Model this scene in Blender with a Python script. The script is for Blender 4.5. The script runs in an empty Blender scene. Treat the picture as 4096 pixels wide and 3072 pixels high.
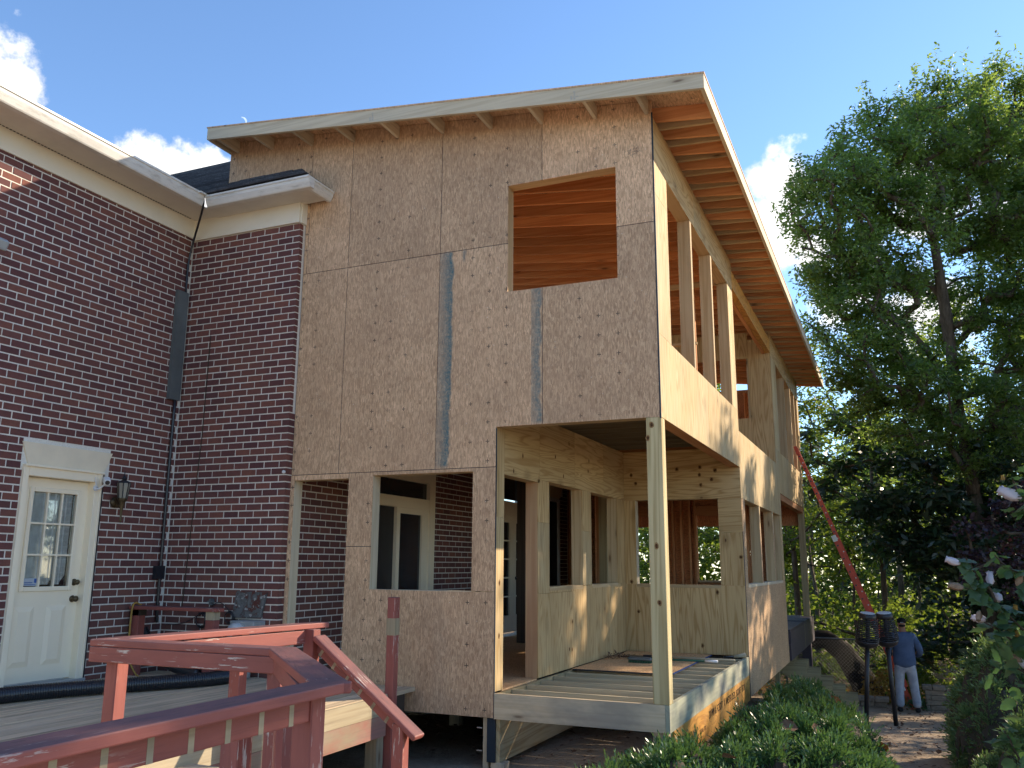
import bpy, bmesh, math, random
import numpy as np
from mathutils import Vector, Matrix
rad = math.radians
SC = bpy.context.scene
COL = SC.collection
RNG = random.Random(7)

# ------------------------------------------------------------------ camera
CAM_POS = Vector((1.9461, -8.0592, -0.9798))
cR = Vector((0.91755, 0.39758, 0.00591)); cU = Vector((0.0759, -0.18972, 0.9789)); cF = Vector((-0.39031, 0.89774, 0.20426))
cam = bpy.data.cameras.new("camera"); cam.lens = 30.40; cam.sensor_width = 36.0
cam.clip_start = 0.05; cam.clip_end = 3000
camo = bpy.data.objects.new("camera", cam); COL.objects.link(camo)
m = Matrix.Identity(4)
for i in range(3):
    m[i][0] = cR[i]; m[i][1] = cU[i]; m[i][2] = -cF[i]; m[i][3] = CAM_POS[i]
camo.matrix_world = m
SC.camera = camo

# ------------------------------------------------------------------ sun / sky / exposure
SUN_DIR = Vector((1.0, 1.05, 0.72)).normalized()
SUN_EL = math.asin(SUN_DIR.z)
SUN_AZ = math.atan2(SUN_DIR.x, SUN_DIR.y)          # clockwise from +Y
sl = bpy.data.lights.new("sun", 'SUN'); sl.energy = 4.1; sl.angle = rad(0.6); sl.color = (1.0, 0.83, 0.62)
so = bpy.data.objects.new("sun", sl); COL.objects.link(so)
so.rotation_euler = (-SUN_DIR).to_track_quat('-Z', 'Y').to_euler()
so.location = (20, 20, 20)

W = bpy.data.worlds.new("World"); SC.world = W; W.use_nodes = True
wn = W.node_tree; wn.nodes.clear()
def wN(t, **k):
    n = wn.nodes.new(t)
    for a, b in k.items(): setattr(n, a, b)
    return n
sky = wN('ShaderNodeTexSky', sky_type='NISHITA'); sky.sun_disc = False
sky.sun_elevation = SUN_EL; sky.sun_rotation = SUN_AZ; sky.altitude = 200; sky.air_density = 1.0; sky.dust_density = 0.1; sky.ozone_density = 4.4
tc = wN('ShaderNodeTexCoord')
# cumulus: blobs of cloud at a few bearings, edges broken by noise
nz = wN('ShaderNodeTexNoise'); nz.inputs['Scale'].default_value = 15.0; nz.inputs['Detail'].default_value = 9.0; nz.inputs['Roughness'].default_value = 0.62
wn.links.new(tc.outputs['Generated'], nz.inputs['Vector'])
CLOUDS = [((-0.744, 0.492, 0.450), 0.046), ((-0.735, 0.508, 0.448), 0.032), ((-0.765, 0.465, 0.448), 0.045),
          ((-0.698, 0.594, 0.393), 0.030), ((-0.680, 0.608, 0.401), 0.036), ((-0.661, 0.630, 0.398), 0.038), ((-0.640, 0.652, 0.394), 0.036), ((-0.625, 0.668, 0.393), 0.034), ((-0.690, 0.625, 0.360), 0.055), ((-0.645, 0.670, 0.358), 0.055),
          ((-0.108, 0.903, 0.412), 0.026), ((-0.086, 0.906, 0.410), 0.036), ((-0.070, 0.912, 0.398), 0.030), ((-0.096, 0.925, 0.367), 0.034), ((-0.086, 0.935, 0.342), 0.038), ((-0.052, 0.945, 0.325), 0.040), ((-0.02, 0.955, 0.30), 0.05),
          ((0.06, 0.93, 0.37), 0.045), ((0.14, 0.93, 0.34), 0.06), ((0.05, 0.965, 0.25), 0.06), ((0.32, 0.90, 0.30), 0.11), ((0.62, 0.72, 0.31), 0.08), ((0.88, 0.33, 0.33), 0.09), ((0.90, -0.25, 0.35), 0.08), ((0.5, -0.80, 0.32), 0.10),
          ((-0.1, -0.93, 0.35), 0.09), ((-0.6, -0.72, 0.34), 0.08), ((-0.93, -0.1, 0.36), 0.09), ((-0.88, 0.30, 0.37), 0.06), ((-0.32, 0.90, 0.28), 0.08)]
prev = None
for d, r in CLOUDS:
    dv = Vector(d).normalized()
    dist = wN('ShaderNodeVectorMath', operation='DISTANCE'); dist.inputs[1].default_value = dv
    wn.links.new(tc.outputs['Generated'], dist.inputs[0])
    dvd = wN('ShaderNodeMath', operation='DIVIDE'); dvd.inputs[1].default_value = r
    wn.links.new(dist.outputs['Value'], dvd.inputs[0])
    sub = wN('ShaderNodeMath', operation='SUBTRACT'); sub.inputs[0].default_value = 1.0
    wn.links.new(dvd.outputs[0], sub.inputs[1])
    if prev is None: prev = sub
    else:
        mx = wN('ShaderNodeMath', operation='MAXIMUM')
        wn.links.new(prev.outputs[0], mx.inputs[0]); wn.links.new(sub.outputs[0], mx.inputs[1]); prev = mx
nsub = wN('ShaderNodeMath', operation='MULTIPLY_ADD'); nsub.inputs[1].default_value = 3.2; nsub.inputs[2].default_value = -1.6
wn.links.new(nz.outputs['Fac'], nsub.inputs[0])
add = wN('ShaderNodeMath', operation='ADD'); wn.links.new(prev.outputs[0], add.inputs[0]); wn.links.new(nsub.outputs[0], add.inputs[1])
cr = wN('ShaderNodeMapRange'); cr.interpolation_type = 'SMOOTHSTEP'
cr.inputs['From Min'].default_value = 0.02; cr.inputs['From Max'].default_value = 0.62
wn.links.new(add.outputs[0], cr.inputs['Value'])
# brighter and duller patches painted into the cloud colour by noise
shade = wN('ShaderNodeTexNoise'); shade.inputs['Scale'].default_value = 15.0; shade.inputs['Detail'].default_value = 6.0
wn.links.new(tc.outputs['Generated'], shade.inputs['Vector'])
cramp = wN('ShaderNodeMapRange'); cramp.inputs['From Min'].default_value = 0.35; cramp.inputs['From Max'].default_value = 0.68
cramp.inputs['To Min'].default_value = 3.9; cramp.inputs['To Max'].default_value = 5.6
wn.links.new(shade.outputs['Fac'], cramp.inputs['Value'])
ccol = wN('ShaderNodeVectorMath', operation='SCALE'); ccol.inputs[0].default_value = (1.0, 0.985, 0.97)
wn.links.new(cramp.outputs['Result'], ccol.inputs['Scale'])
mixc = wN('ShaderNodeMix', data_type='RGBA')
wn.links.new(cr.outputs['Result'], mixc.inputs['Factor']); wn.links.new(sky.outputs['Color'], mixc.inputs['A']); wn.links.new(ccol.outputs[0], mixc.inputs['B'])
bg = wN('ShaderNodeBackground'); bg.inputs['Strength'].default_value = 0.15
wn.links.new(mixc.outputs['Result'], bg.inputs['Color'])
wo = wN('ShaderNodeOutputWorld'); wn.links.new(bg.outputs[0], wo.inputs['Surface'])

SC.view_settings.view_transform = 'Standard'; SC.view_settings.look = 'None'
SC.view_settings.exposure = 1.00; SC.view_settings.gamma = 1.0; SC.view_settings.use_curve_mapping = False
SC.render.engine = 'CYCLES'
cy = SC.cycles
cy.use_denoising = True; cy.max_bounces = 8; cy.diffuse_bounces = 4; cy.glossy_bounces = 2; cy.transmission_bounces = 4; cy.transparent_max_bounces = 6
cy.use_adaptive_sampling = True; cy.adaptive_threshold = 0.02
cy.caustics_reflective = False; cy.caustics_refractive = False

# ------------------------------------------------------------------ material helpers
class NT:
    def __init__(s, name):
        s.m = bpy.data.materials.new(name); s.m.use_nodes = True; s.t = s.m.node_tree; s.t.nodes.clear()
        s.out = s.n('ShaderNodeOutputMaterial'); s.b = s.n('ShaderNodeBsdfPrincipled'); s.l(s.b.outputs[0], s.out.inputs['Surface'])
    def n(s, t, **k):
        n = s.t.nodes.new(t)
        for a, b in k.items(): setattr(n, a, b)
        return n
    def l(s, a, b): s.t.links.new(a, b)
    def val(s, sock, v):
        if hasattr(v, 'links') or isinstance(v, bpy.types.NodeSocket): s.l(v, sock)
        else: sock.default_value = v
    def math(s, op, a, b=None, c=None, clamp=False):
        n = s.n('ShaderNodeMath', operation=op); n.use_clamp = clamp
        s.val(n.inputs[0], a)
        if b is not None: s.val(n.inputs[1], b)
        if c is not None: s.val(n.inputs[2], c)
        return n.outputs[0]
    def noise(s, vec, scale, detail=3, rough=0.5, dist=0.0):
        n = s.n('ShaderNodeTexNoise'); n.inputs['Scale'].default_value = scale; n.inputs['Detail'].default_value = detail
        n.inputs['Roughness'].default_value = rough; n.inputs['Distortion'].default_value = dist
        if vec is not None: s.l(vec, n.inputs['Vector'])
        return n
    def vor(s, vec, scale, feature='F1', rnd=1.0):
        n = s.n('ShaderNodeTexVoronoi', feature=feature); n.inputs['Scale'].default_value = scale; n.inputs['Randomness'].default_value = rnd
        if vec is not None: s.l(vec, n.inputs['Vector'])
        return n
    def mapv(s, vec, scale=(1, 1, 1), rot=(0, 0, 0), loc=(0, 0, 0)):
        n = s.n('ShaderNodeMapping'); s.l(vec, n.inputs['Vector'])
        n.inputs['Scale'].default_value = scale; n.inputs['Rotation'].default_value = rot; n.inputs['Location'].default_value = loc
        return n.outputs[0]
    def ramp(s, fac, stops):
        n = s.n('ShaderNodeValToRGB'); e = n.color_ramp.elements
        while len(e) < len(stops): e.new(0.5)
        for el, (p, c) in zip(e, stops): el.position = p; el.color = (*c, 1) if len(c) == 3 else c
        s.val(n.inputs['Fac'], fac); return n.outputs['Color']
    def rng(s, v, a, b, c=0.0, d=1.0, smooth=False):
        n = s.n('ShaderNodeMapRange'); s.val(n.inputs['Value'], v)
        if smooth: n.interpolation_type = 'SMOOTHSTEP'
        for k, x in zip(('From Min', 'From Max', 'To Min', 'To Max'), (a, b, c, d)): n.inputs[k].default_value = x
        return n.outputs['Result']
    def mix(s, f, a, b, blend='MIX'):
        n = s.n('ShaderNodeMix', data_type='RGBA', blend_type=blend); n.clamp_factor = True
        s.val(n.inputs['Factor'], f)
        for k, x in (('A', a), ('B', b)):
            if isinstance(x, tuple): n.inputs[k].default_value = (*x, 1)
            else: s.l(x, n.inputs[k])
        return n.outputs['Result']
    def bump(s, h, strength=0.3, dist=0.01):
        n = s.n('ShaderNodeBump'); n.inputs['Strength'].default_value = strength; n.inputs['Distance'].default_value = dist
        s.l(h, n.inputs['Height']); s.l(n.outputs[0], s.b.inputs['Normal'])
    def uv(s): return s.n('ShaderNodeTexCoord').outputs['UV']
    def obj(s): return s.n('ShaderNodeTexCoord').outputs['Object']
    def pos(s): return s.n('ShaderNodeNewGeometry').outputs['Position']
    def rnd(s): return s.n('ShaderNodeObjectInfo').outputs['Random']
    def island(s): return s.n('ShaderNodeNewGeometry').outputs['Random Per Island']
    def color(s, c, rough=0.7, spec=0.3):
        if isinstance(c, tuple): s.b.inputs['Base Color'].default_value = (*c, 1)
        else: s.l(c, s.b.inputs['Base Color'])
        s.val(s.b.inputs['Roughness'], rough); s.b.inputs['Specular IOR Level'].default_value = spec
        return s.m
def hsvvar(s, col, fac, amt=0.25):
    n = s.n('ShaderNodeHueSaturation'); s.l(col, n.inputs['Color'])
    s.l(s.rng(fac, 0, 1, 1 - amt, 1 + amt), n.inputs['Value'])
    return n.outputs['Color']

def mat_wood(name, base, dark, knot=(0.10, 0.045, 0.02), grain=38, knots=1.0, stain=None, rough=0.75, var=0.14, weather=0.0):
    s = NT(name); uv = s.uv(); r = s.rnd()
    off = s.n('ShaderNodeCombineXYZ'); s.l(s.math('MULTIPLY', r, 37.0), off.inputs[0]); s.l(s.math('MULTIPLY', r, 11.0), off.inputs[1])
    va = s.n('ShaderNodeVectorMath', operation='ADD'); s.l(uv, va.inputs[0]); s.l(off.outputs[0], va.inputs[1]); v = va.outputs[0]
    warp = s.noise(s.mapv(v, (0.30, 9, 1)), 1.0, 2)
    g1 = s.noise(s.mapv(v, (1.0, grain, 1)), 1.0, 4, 0.6, 0.4)
    wv = s.math('ADD', s.math('MULTIPLY', warp.outputs['Fac'], 30.0), s.math('MULTIPLY', g1.outputs['Fac'], 2.0))
    ring = s.math('MULTIPLY_ADD', s.math('SINE', wv), 0.5, 0.5)
    f = s.math('ADD', s.math('MULTIPLY', s.math('POWER', ring, 2.0), 0.42), s.math('MULTIPLY', g1.outputs['Fac'], 0.72))
    col = s.mix(s.rng(f, 0.25, 0.95), base, dark)
    blot = s.noise(s.mapv(v, (1.5, 4, 1)), 1.0, 3)
    col = s.mix(s.rng(blot.outputs['Fac'], 0.45, 0.8, 0, 0.35), col, dark)
    if knots > 0:
        k = s.vor(s.mapv(v, (1.9, 7.5, 1)), 1.0)
        rr = s.n('ShaderNodeSeparateColor'); s.l(k.outputs['Color'], rr.inputs[0])
        sel = s.math('GREATER_THAN', rr.outputs[0], 1 - 0.42 * knots)
        kd = s.math('MULTIPLY', s.rng(k.outputs['Distance'], 0.05, 0.15, 1, 0, True), sel)
        col = s.mix(kd, col, knot)
        halo = s.math('MULTIPLY', s.rng(k.outputs['Distance'], 0.1, 0.33, 0.45, 0, True), sel)
        col = s.mix(halo, col, tuple(0.6 * a + 0.4 * b for a, b in zip(dark, knot)))
    if stain:
        st = s.noise(s.mapv(v, (1.2, 2.5, 1), loc=(3, 9, 0)), 1.0, 4, 0.6)
        col = s.mix(s.rng(st.outputs['Fac'], 0.48, 0.66, 0, 0.75), col, stain)
    if weather:
        w = s.noise(s.mapv(v, (1.1, 22, 1)), 1.0, 5, 0.7)
        col = s.mix(s.rng(w.outputs['Fac'], 0.5, 0.72, 0, weather), col, (0.07, 0.055, 0.045))
        w2 = s.noise(s.mapv(v, (0.7, 1.5, 1)), 1.0, 3)
        col = s.mix(s.rng(w2.outputs['Fac'], 0.45, 0.7, 0, 0.35), col, (0.36, 0.33, 0.27))
    col = hsvvar(s, col, r, var)
    s.bump(g1.outputs['Fac'], 0.25, 0.004)
    return s.color(col, rough, 0.25)

def mat_ply(name, base, dark, scale=1.0, grey=0.0):
    s = NT(name); uv = s.uv(); r = s.rnd()
    off = s.n('ShaderNodeCombineXYZ'); s.l(s.math('MULTIPLY', r, 51.0), off.inputs[0]); s.l(s.math('MULTIPLY', r, 23.0), off.inputs[1])
    va = s.n('ShaderNodeVectorMath', operation='ADD'); s.l(uv, va.inputs[0]); s.l(off.outputs[0], va.inputs[1]); v = va.outputs[0]
    big = s.noise(s.mapv(v, (0.42 * scale, 4.6 * scale, 1)), 1.0, 3, 0.42, 0.55)
    rings = s.math('MULTIPLY_ADD', s.math('SINE', s.math('MULTIPLY', big.outputs['Fac'], 84.0)), 0.5, 0.5)
    fine = s.noise(s.mapv(v, (2.5, 60, 1)), 1.0, 3, 0.6)
    f = s.math('ADD', s.math('MULTIPLY', s.math('POWER', rings, 2.6), 0.46), s.math('MULTIPLY', fine.outputs['Fac'], 0.5))
    col = s.mix(s.rng(f, 0.12, 0.7), base, dark)
    tone = s.noise(s.mapv(v, (0.6, 1.6, 1)), 1.0, 3)
    col = s.mix(s.rng(tone.outputs['Fac'], 0.42, 0.72, 0, 0.45), col, tuple(x * 0.72 for x in dark))
    # long vertical veneer strips
    strip = s.n('ShaderNodeTexWhiteNoise', noise_dimensions='1D')
    sx = s.n('ShaderNodeSeparateXYZ'); s.l(v, sx.inputs[0])
    s.l(s.math('FLOOR', s.math('MULTIPLY', sx.outputs[1], 4.3)), strip.inputs['W'])
    col = s.mix(s.rng(strip.outputs['Value'], 0, 1, 0, 0.22), col, dark)
    k = s.vor(s.mapv(v, (2.0, 3.4, 1)), 1.0)
    rr = s.n('ShaderNodeSeparateColor'); s.l(k.outputs['Color'], rr.inputs[0])
    sel = s.math('GREATER_THAN', rr.outputs[0], 0.66)
    kw = s.math('ADD', k.outputs['Distance'], s.math('MULTIPLY', fine.outputs['Fac'], 0.05))
    col = s.mix(s.math('MULTIPLY', s.rng(kw, 0.12, 0.36, 0.5, 0, True), sel), col, tuple(x * 0.6 for x in dark))
    col = s.mix(s.math('MULTIPLY', s.rng(kw, 0.06, 0.105, 0.9, 0, True), sel), col, (0.075, 0.03, 0.016))
    if grey:
        gz = s.noise(s.mapv(v, (0.8, 0.8, 1)), 1.3, 4)
        col = s.mix(s.rng(gz.outputs['Fac'], 0.4, 0.65, 0, grey), col, (0.40, 0.37, 0.27))
    col = hsvvar(s, col, r, 0.08)
    s.bump(fine.outputs['Fac'], 0.15, 0.003)
    return s.color(col, 0.7, 0.25)

def mat_osb(name, tint=(1, 1, 1), marks=True, stripes=False, aspect=1.0, contrast=1.0):
    s = NT(name); uv = s.uv(); r = s.rnd()
    def flakes(rot, sc, loc, w=5.5):
        v = s.mapv(uv, (sc * w * aspect, sc, 1), (0, 0, rot), loc)
        n = s.vor(v, 1.0); c = s.n('ShaderNodeSeparateColor'); s.l(n.outputs['Color'], c.inputs[0]); return c, n
    fa, na = flakes(rad(8), 21, (0, 0, 0), 4.2); fb, nb = flakes(rad(36), 20, (3.3, 1.7, 0), 4.5); fc, nc = flakes(rad(-33), 22, (7.1, 4.2, 0), 4.5); fd, nd = flakes(rad(75), 22, (1.1, 9.2, 0), 5)
    T = lambda c: tuple(min(.8, a * b * k) for a, b, k in zip(c, tint, (1.26, 1.04, .82)))
    base = s.ramp(fa.outputs[0], [(0, T((.33, .245, .175))), (.35, T((.43, .335, .25))), (.7, T((.50, .40, .305))), (1, T((.60, .50, .39)))])
    l2 = s.ramp(fb.outputs[1], [(0, T((.35, .26, .185))), (.5, T((.47, .37, .28))), (1, T((.63, .53, .41)))])
    l3 = s.ramp(fc.outputs[1], [(0, T((.30, .22, .16))), (.5, T((.45, .35, .265))), (1, T((.58, .47, .36)))])
    col = s.mix(s.math('GREATER_THAN', fb.outputs[0], 0.62), base, l2)
    col = s.mix(s.math('GREATER_THAN', fc.outputs[0], 0.66), col, l3)
    col = s.mix(s.math('GREATER_THAN', fd.outputs[0], 0.86), col, l2)
    # dark pinholes and pale chips
    sp = s.noise(s.mapv(uv, (1.5, .8, 1)), 90, 2, 0.7)
    col = s.mix(s.rng(sp.outputs['Fac'], 0.60, 0.72, 0, 0.7 * contrast), col, T((.15, .105, .075)))
    sp2 = s.vor(uv, 26); c2 = s.n('ShaderNodeSeparateColor'); s.l(sp2.outputs['Color'], c2.inputs[0])
    chip = s.math('MULTIPLY', s.math('LESS_THAN', sp2.outputs['Distance'], 0.11), s.math('GREATER_THAN', c2.outputs[0], 0.93))
    col = s.mix(chip, col, (.75, .70, .60))
    big = s.noise(uv, 0.9, 4, 0.6)
    col = s.mix(s.rng(big.outputs['Fac'], 0.35, 0.65, 0, 0.35), col, T((.36, .275, .21)))
    big2 = s.noise(uv, 2.3, 3, 0.6)
    col = hsvvar(s, col, big2.outputs['Fac'], 0.22)
    col = hsvvar(s, col, r, 0.19)
    sep = s.n('ShaderNodeSeparateXYZ'); s.l(uv, sep.inputs[0])
    X, Z = sep.outputs[0], sep.outputs[1]
    if stripes:
        edge = s.noise(s.mapv(uv, (1, 1, 1)), 3.2, 4, 0.6)
        e = s.math('MULTIPLY_ADD', edge.outputs['Fac'], 0.16, -0.08)
        grit = s.noise(uv, 38, 4, 0.7)
        for (xa, xb, za, zb, hi) in ((-2.437, -2.26, 0.02, 2.40, 0.92), (-1.345, -1.223, 0.43, 1.86, 0.75), (-2.16, -2.10, 2.28, 2.40, 0.7)):
            xx = s.math('ADD', X, e)
            mk = s.math('MULTIPLY', s.rng(X, xa - 0.001, xa + 0.004), s.rng(xx, xb - 0.035, xb, 1, 0, True))
            mk = s.math('MULTIPLY', mk, s.math('MULTIPLY', s.rng(Z, za - 0.02, za + 0.02), s.rng(Z, zb - 0.01, zb + 0.02, 1, 0)))
            inner = s.rng(xx, xa, xb - 0.02, 0.38, hi, True)
            mk = s.math('MULTIPLY', mk, s.math('MULTIPLY', inner, s.rng(grit.outputs['Fac'], 0.3, 0.6, 0.45, 1.0)))
            col = s.mix(mk, col, (.022, .130, .160))
        # worn grey edge smudge on the far right sheet
        sm = s.math('MULTIPLY', s.rng(X, -0.35, -0.22), s.rng(X, -0.2, -0.08, 1, 0))
        sm = s.math('MULTIPLY', sm, s.math('MULTIPLY', s.rng(Z, 3.13, 3.2), s.rng(Z, 3.2, 3.3, 1, 0)))
        col = s.mix(s.math('MULTIPLY', sm, s.rng(grit.outputs['Fac'], 0.45, 0.6)), col, (.05, .05, .055))
    if marks:
        fx = s.math('FRACT', s.math('DIVIDE', s.math('ADD', X, 6.1), 1.22))     # 0..1 across a sheet
        fx = s.math('MULTIPLY', fx, 1.22)
        pz = s.math('DIVIDE', s.math('ADD', Z, 4.1), 0.2032)
        fz = s.math('MULTIPLY', s.math('SUBTRACT', s.math('FRACT', pz), 0.5), 0.2032)
        tot = None
        for c in (0.406, 0.61, 0.813):
            dx = s.math('ABSOLUTE', s.math('SUBTRACT', fx, c)); dz = s.math('ABSOLUTE', fz)
            v1 = s.math('MULTIPLY', s.math('LESS_THAN', dx, 0.0040), s.math('LESS_THAN', dz, 0.021))
            h1 = s.math('MULTIPLY', s.math('LESS_THAN', dz, 0.0040), s.math('LESS_THAN', dx, 0.021))
            p = s.math('MAXIMUM', v1, h1)
            tot = p if tot is None else s.math('MAXIMUM', tot, p)
        gate = s.noise(uv, 2.6, 1)
        tot = s.math('MULTIPLY', tot, s.rng(gate.outputs['Fac'], 0.42, 0.52, 0, 0.85))
        col = s.mix(tot, col, (.03, .025, .025))
    s.bump(fa.outputs[0], 0.12, 0.003)
    return s.color(col, 0.72, 0.3)

def mat_plain(name, c, rough=0.6, spec=0.3, metal=0.0, var=0.08, nscale=6.0):
    s = NT(name); n = s.noise(s.obj(), nscale, 4, 0.6)
    col = s.mix(s.rng(n.outputs['Fac'], 0.35, 0.7, 0, 1), c, tuple(x * (1 - 2 * var) for x in c))
    s.b.inputs['Metallic'].default_value = metal
    return s.color(col, rough, spec)

def mat_brick():
    s = NT('fired_brick'); r = s.rnd(); i = s.island(); g = s.pos()
    rr = s.math('FRACT', s.math('ADD', s.math('MULTIPLY', r, 7.31), s.math('MULTIPLY', i, 3.77)))
    n = s.noise(g, 34, 5, 0.65); n2 = s.noise(g, 1.1, 3)
    col = s.ramp(rr, [(0, (.115, .050, .050)), (.3, (.150, .062, .057)), (.65, (.178, .074, .063)), (.88, (.215, .086, .064)), (1, (.120, .055, .055))])
    col = s.mix(s.rng(n.outputs['Fac'], 0.45, 0.75, 0, 0.4), col, (.075, .036, .038))
    col = s.mix(s.rng(n2.outputs['Fac'], 0.5, 0.7, 0, 0.35), col, (.19, .085, .062))
    sz = s.n('ShaderNodeSeparateXYZ'); s.l(g, sz.inputs[0])
    damp = s.math('MULTIPLY', s.rng(sz.outputs[2], -2.2, -0.9, 0.42, 0), s.rng(n2.outputs['Fac'], 0.35, 0.6))
    col = s.mix(damp, col, (.13, .105, .08))
    chip = s.noise(g, 70, 2, 0.5); col = s.mix(s.rng(chip.outputs['Fac'], 0.74, 0.78, 0, 0.6), col, (.36, .26, .21))
    s.bump(n.outputs['Fac'], 0.4, 0.004)
    return s.color(col, 0.85, 0.2)
def mat_mortar():
    s = NT('mortar'); g = s.pos(); n = s.noise(g, 60, 4); n2 = s.noise(g, 0.9, 3)
    col = s.mix(s.rng(n.outputs['Fac'], 0.35, 0.7), (.80, .76, .68), (.68, .64, .56))
    col = s.mix(s.rng(n2.outputs['Fac'], 0.45, 0.7, 0, 0.5), col, (.60, .57, .49))
    s.bump(n.outputs['Fac'], 0.4, 0.002); return s.color(col, 0.95, 0.1)
def mat_redpaint():
    s = NT('worn_red_paint'); uv = s.uv(); r = s.rnd()
    off = s.n('ShaderNodeCombineXYZ'); s.l(s.math('MULTIPLY', r, 29.0), off.inputs[0]); s.l(s.math('MULTIPLY', r, 7.0), off.inputs[1])
    va = s.n('ShaderNodeVectorMath', operation='ADD'); s.l(uv, va.inputs[0]); s.l(off.outputs[0], va.inputs[1]); v = va.outputs[0]
    n = s.noise(s.mapv(v, (2, 40, 1)), 1.0, 4, 0.65)
    b = s.noise(s.mapv(v, (1.4, 5, 1)), 1.0, 4, 0.6)
    col = s.mix(s.rng(b.outputs['Fac'], 0.35, 0.68), (.335, .100, .076), (.235, .072, .060))
    g = s.n('ShaderNodeNewGeometry'); sn = s.n('ShaderNodeSeparateXYZ'); s.l(g.outputs['Normal'], sn.inputs[0])
    up = s.rng(sn.outputs[2], 0.3, 0.9)
    col = s.mix(s.math('MULTIPLY', up, 0.8), col, (.175, .092, .092))          # top faces weathered greyer, darkened further to paint in shade
    col = s.mix(s.rng(n.outputs['Fac'], 0.56, 0.75, 0, 0.55), col, (.15, .045, .035))
    ck = s.noise(s.mapv(v, (4, 90, 1)), 1.0, 3, 0.6, 1.5)
    col = s.mix(s.math('MULTIPLY', up, s.rng(ck.outputs['Fac'], 0.58, 0.66, 0, 0.8)), col, (.07, .035, .03))
    w = s.noise(s.mapv(v, (5, 46, 1)), 1.0, 5, 0.65)
    w2 = s.noise(s.mapv(v, (1.2, 2.2, 1)), 1.0, 3)
    col = s.mix(s.math('MULTIPLY', s.rng(w.outputs['Fac'], 0.58, 0.605, 0, 0.9), s.rng(w2.outputs['Fac'], 0.53, 0.62)), col, (.60, .54, .47))
    bl = s.noise(s.mapv(v, (2.5, 9, 1)), 1.0, 5, 0.7)
    col = s.mix(s.math('MULTIPLY', up, s.rng(bl.outputs['Fac'], 0.45, 0.62, 0, 0.7)), col, (.105, .064, .072))  # dark blotches on top faces, wear and painted shade together
    s.bump(n.outputs['Fac'], 0.35, 0.004)
    return s.color(col, 0.6, 0.35)
def mat_leaf(name, c1, c2, trans, rough=0.42, tf=0.38, spec=0.45):
    s = NT(name); i = s.island(); n = s.noise(s.pos(), 0.55, 2)
    f = s.math('ADD', s.math('MULTIPLY', i, 0.65), s.math('MULTIPLY', s.rng(n.outputs['Fac'], 0.3, 0.7), 0.35))
    col = s.mix(f, c1, c2)
    s.color(col, rough, spec)
    tr = s.n('ShaderNodeBsdfTranslucent'); tcol = s.mix(f, trans, tuple(x * 1.25 for x in trans)); s.l(tcol, tr.inputs['Color'])
    mx = s.n('ShaderNodeMixShader'); mx.inputs[0].default_value = tf
    s.l(s.b.outputs[0], mx.inputs[1]); s.l(tr.outputs[0], mx.inputs[2]); s.l(mx.outputs[0], s.out.inputs['Surface'])
    return s.m
def mat_glass(name, c=(.02, .025, .03)):
    s = NT(name); n = s.noise(s.obj(), 2.0, 2)
    return s.color(s.mix(n.outputs['Fac'], c, tuple(x * 1.6 for x in c)), 0.06, 0.6)
def mat_ground():
    s = NT('packed_dirt'); g = s.pos()
    n = s.noise(g, 0.8, 5, 0.6); n2 = s.noise(g, 9, 6, 0.7); n3 = s.noise(g, 45, 4, 0.7)
    col = s.mix(s.rng(n2.outputs['Fac'], 0.3, 0.7), (.42, .33, .23), (.30, .22, .15))
    col = s.mix(s.rng(n.outputs['Fac'], 0.35, 0.65, 0, 0.5), col, (.38, .30, .22))
    col = s.mix(s.rng(n3.outputs['Fac'], 0.56, 0.70, 0, 0.8), col, (.07, .05, .035))
    col = s.mix(s.rng(n3.outputs['Fac'], 0.28, 0.34, 0.5, 0), col, (.50, .44, .36))
    sp = s.n('ShaderNodeSeparateXYZ'); s.l(g, sp.inputs[0])
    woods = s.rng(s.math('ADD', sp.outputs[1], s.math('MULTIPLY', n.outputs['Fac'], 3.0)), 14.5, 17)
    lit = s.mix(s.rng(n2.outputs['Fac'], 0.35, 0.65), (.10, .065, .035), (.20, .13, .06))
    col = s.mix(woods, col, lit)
    s.bump(n2.outputs['Fac'], 0.7, 0.05); return s.color(col, 0.95, 0.1)
def mat_shingle():
    s = NT('asphalt_shingle'); g = s.pos(); r = s.rnd(); n = s.noise(g, 55, 4, 0.7); n2 = s.noise(g, 5, 3)
    col = s.mix(s.rng(n.outputs['Fac'], 0.35, 0.65), (.055, .056, .060), (.12, .12, .125))
    col = hsvvar(s, s.mix(s.rng(n2.outputs['Fac'], .4, .6, 0, .5), col, (.035, .035, .04)), r, 0.25)
    s.bump(n.outputs['Fac'], 0.5, 0.004); return s.color(col, 0.9, 0.2)
def mat_gutter():
    s = NT('gutter_paint'); g = s.pos(); n = s.noise(s.mapv(g, (3, 3, 14)), 1.5, 5, 0.7); n2 = s.noise(g, 2.0, 3)
    col = s.mix(s.rng(n.outputs['Fac'], 0.52, 0.72, 0, 0.7), (.74, .72, .66), (.42, .39, .33))
    col = s.mix(s.rng(n2.outputs['Fac'], 0.5, 0.75, 0, 0.4), col, (.42, .40, .34))
    return s.color(col, 0.4, 0.4)
def mat_cream(name, c, dirt=0.3):
    s = NT(name); g = s.pos(); n = s.noise(g, 2.2, 5, 0.65)
    col = s.mix(s.rng(n.outputs['Fac'], 0.48, 0.75, 0, dirt), c, tuple(x * 0.55 for x in c)); return s.color(col, 0.55, 0.3)
def mat_stone():
    s = NT('block_stone'); g = s.pos(); r = s.rnd(); n = s.noise(g, 14, 5, 0.7)
    col = s.mix(s.rng(n.outputs['Fac'], 0.3, 0.7), (.36, .28, .20), (.19, .145, .105)); col = hsvvar(s, col, r, 0.2)
    s.bump(n.outputs['Fac'], 0.6, 0.02); return s.color(col, 0.9, 0.15)
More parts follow.
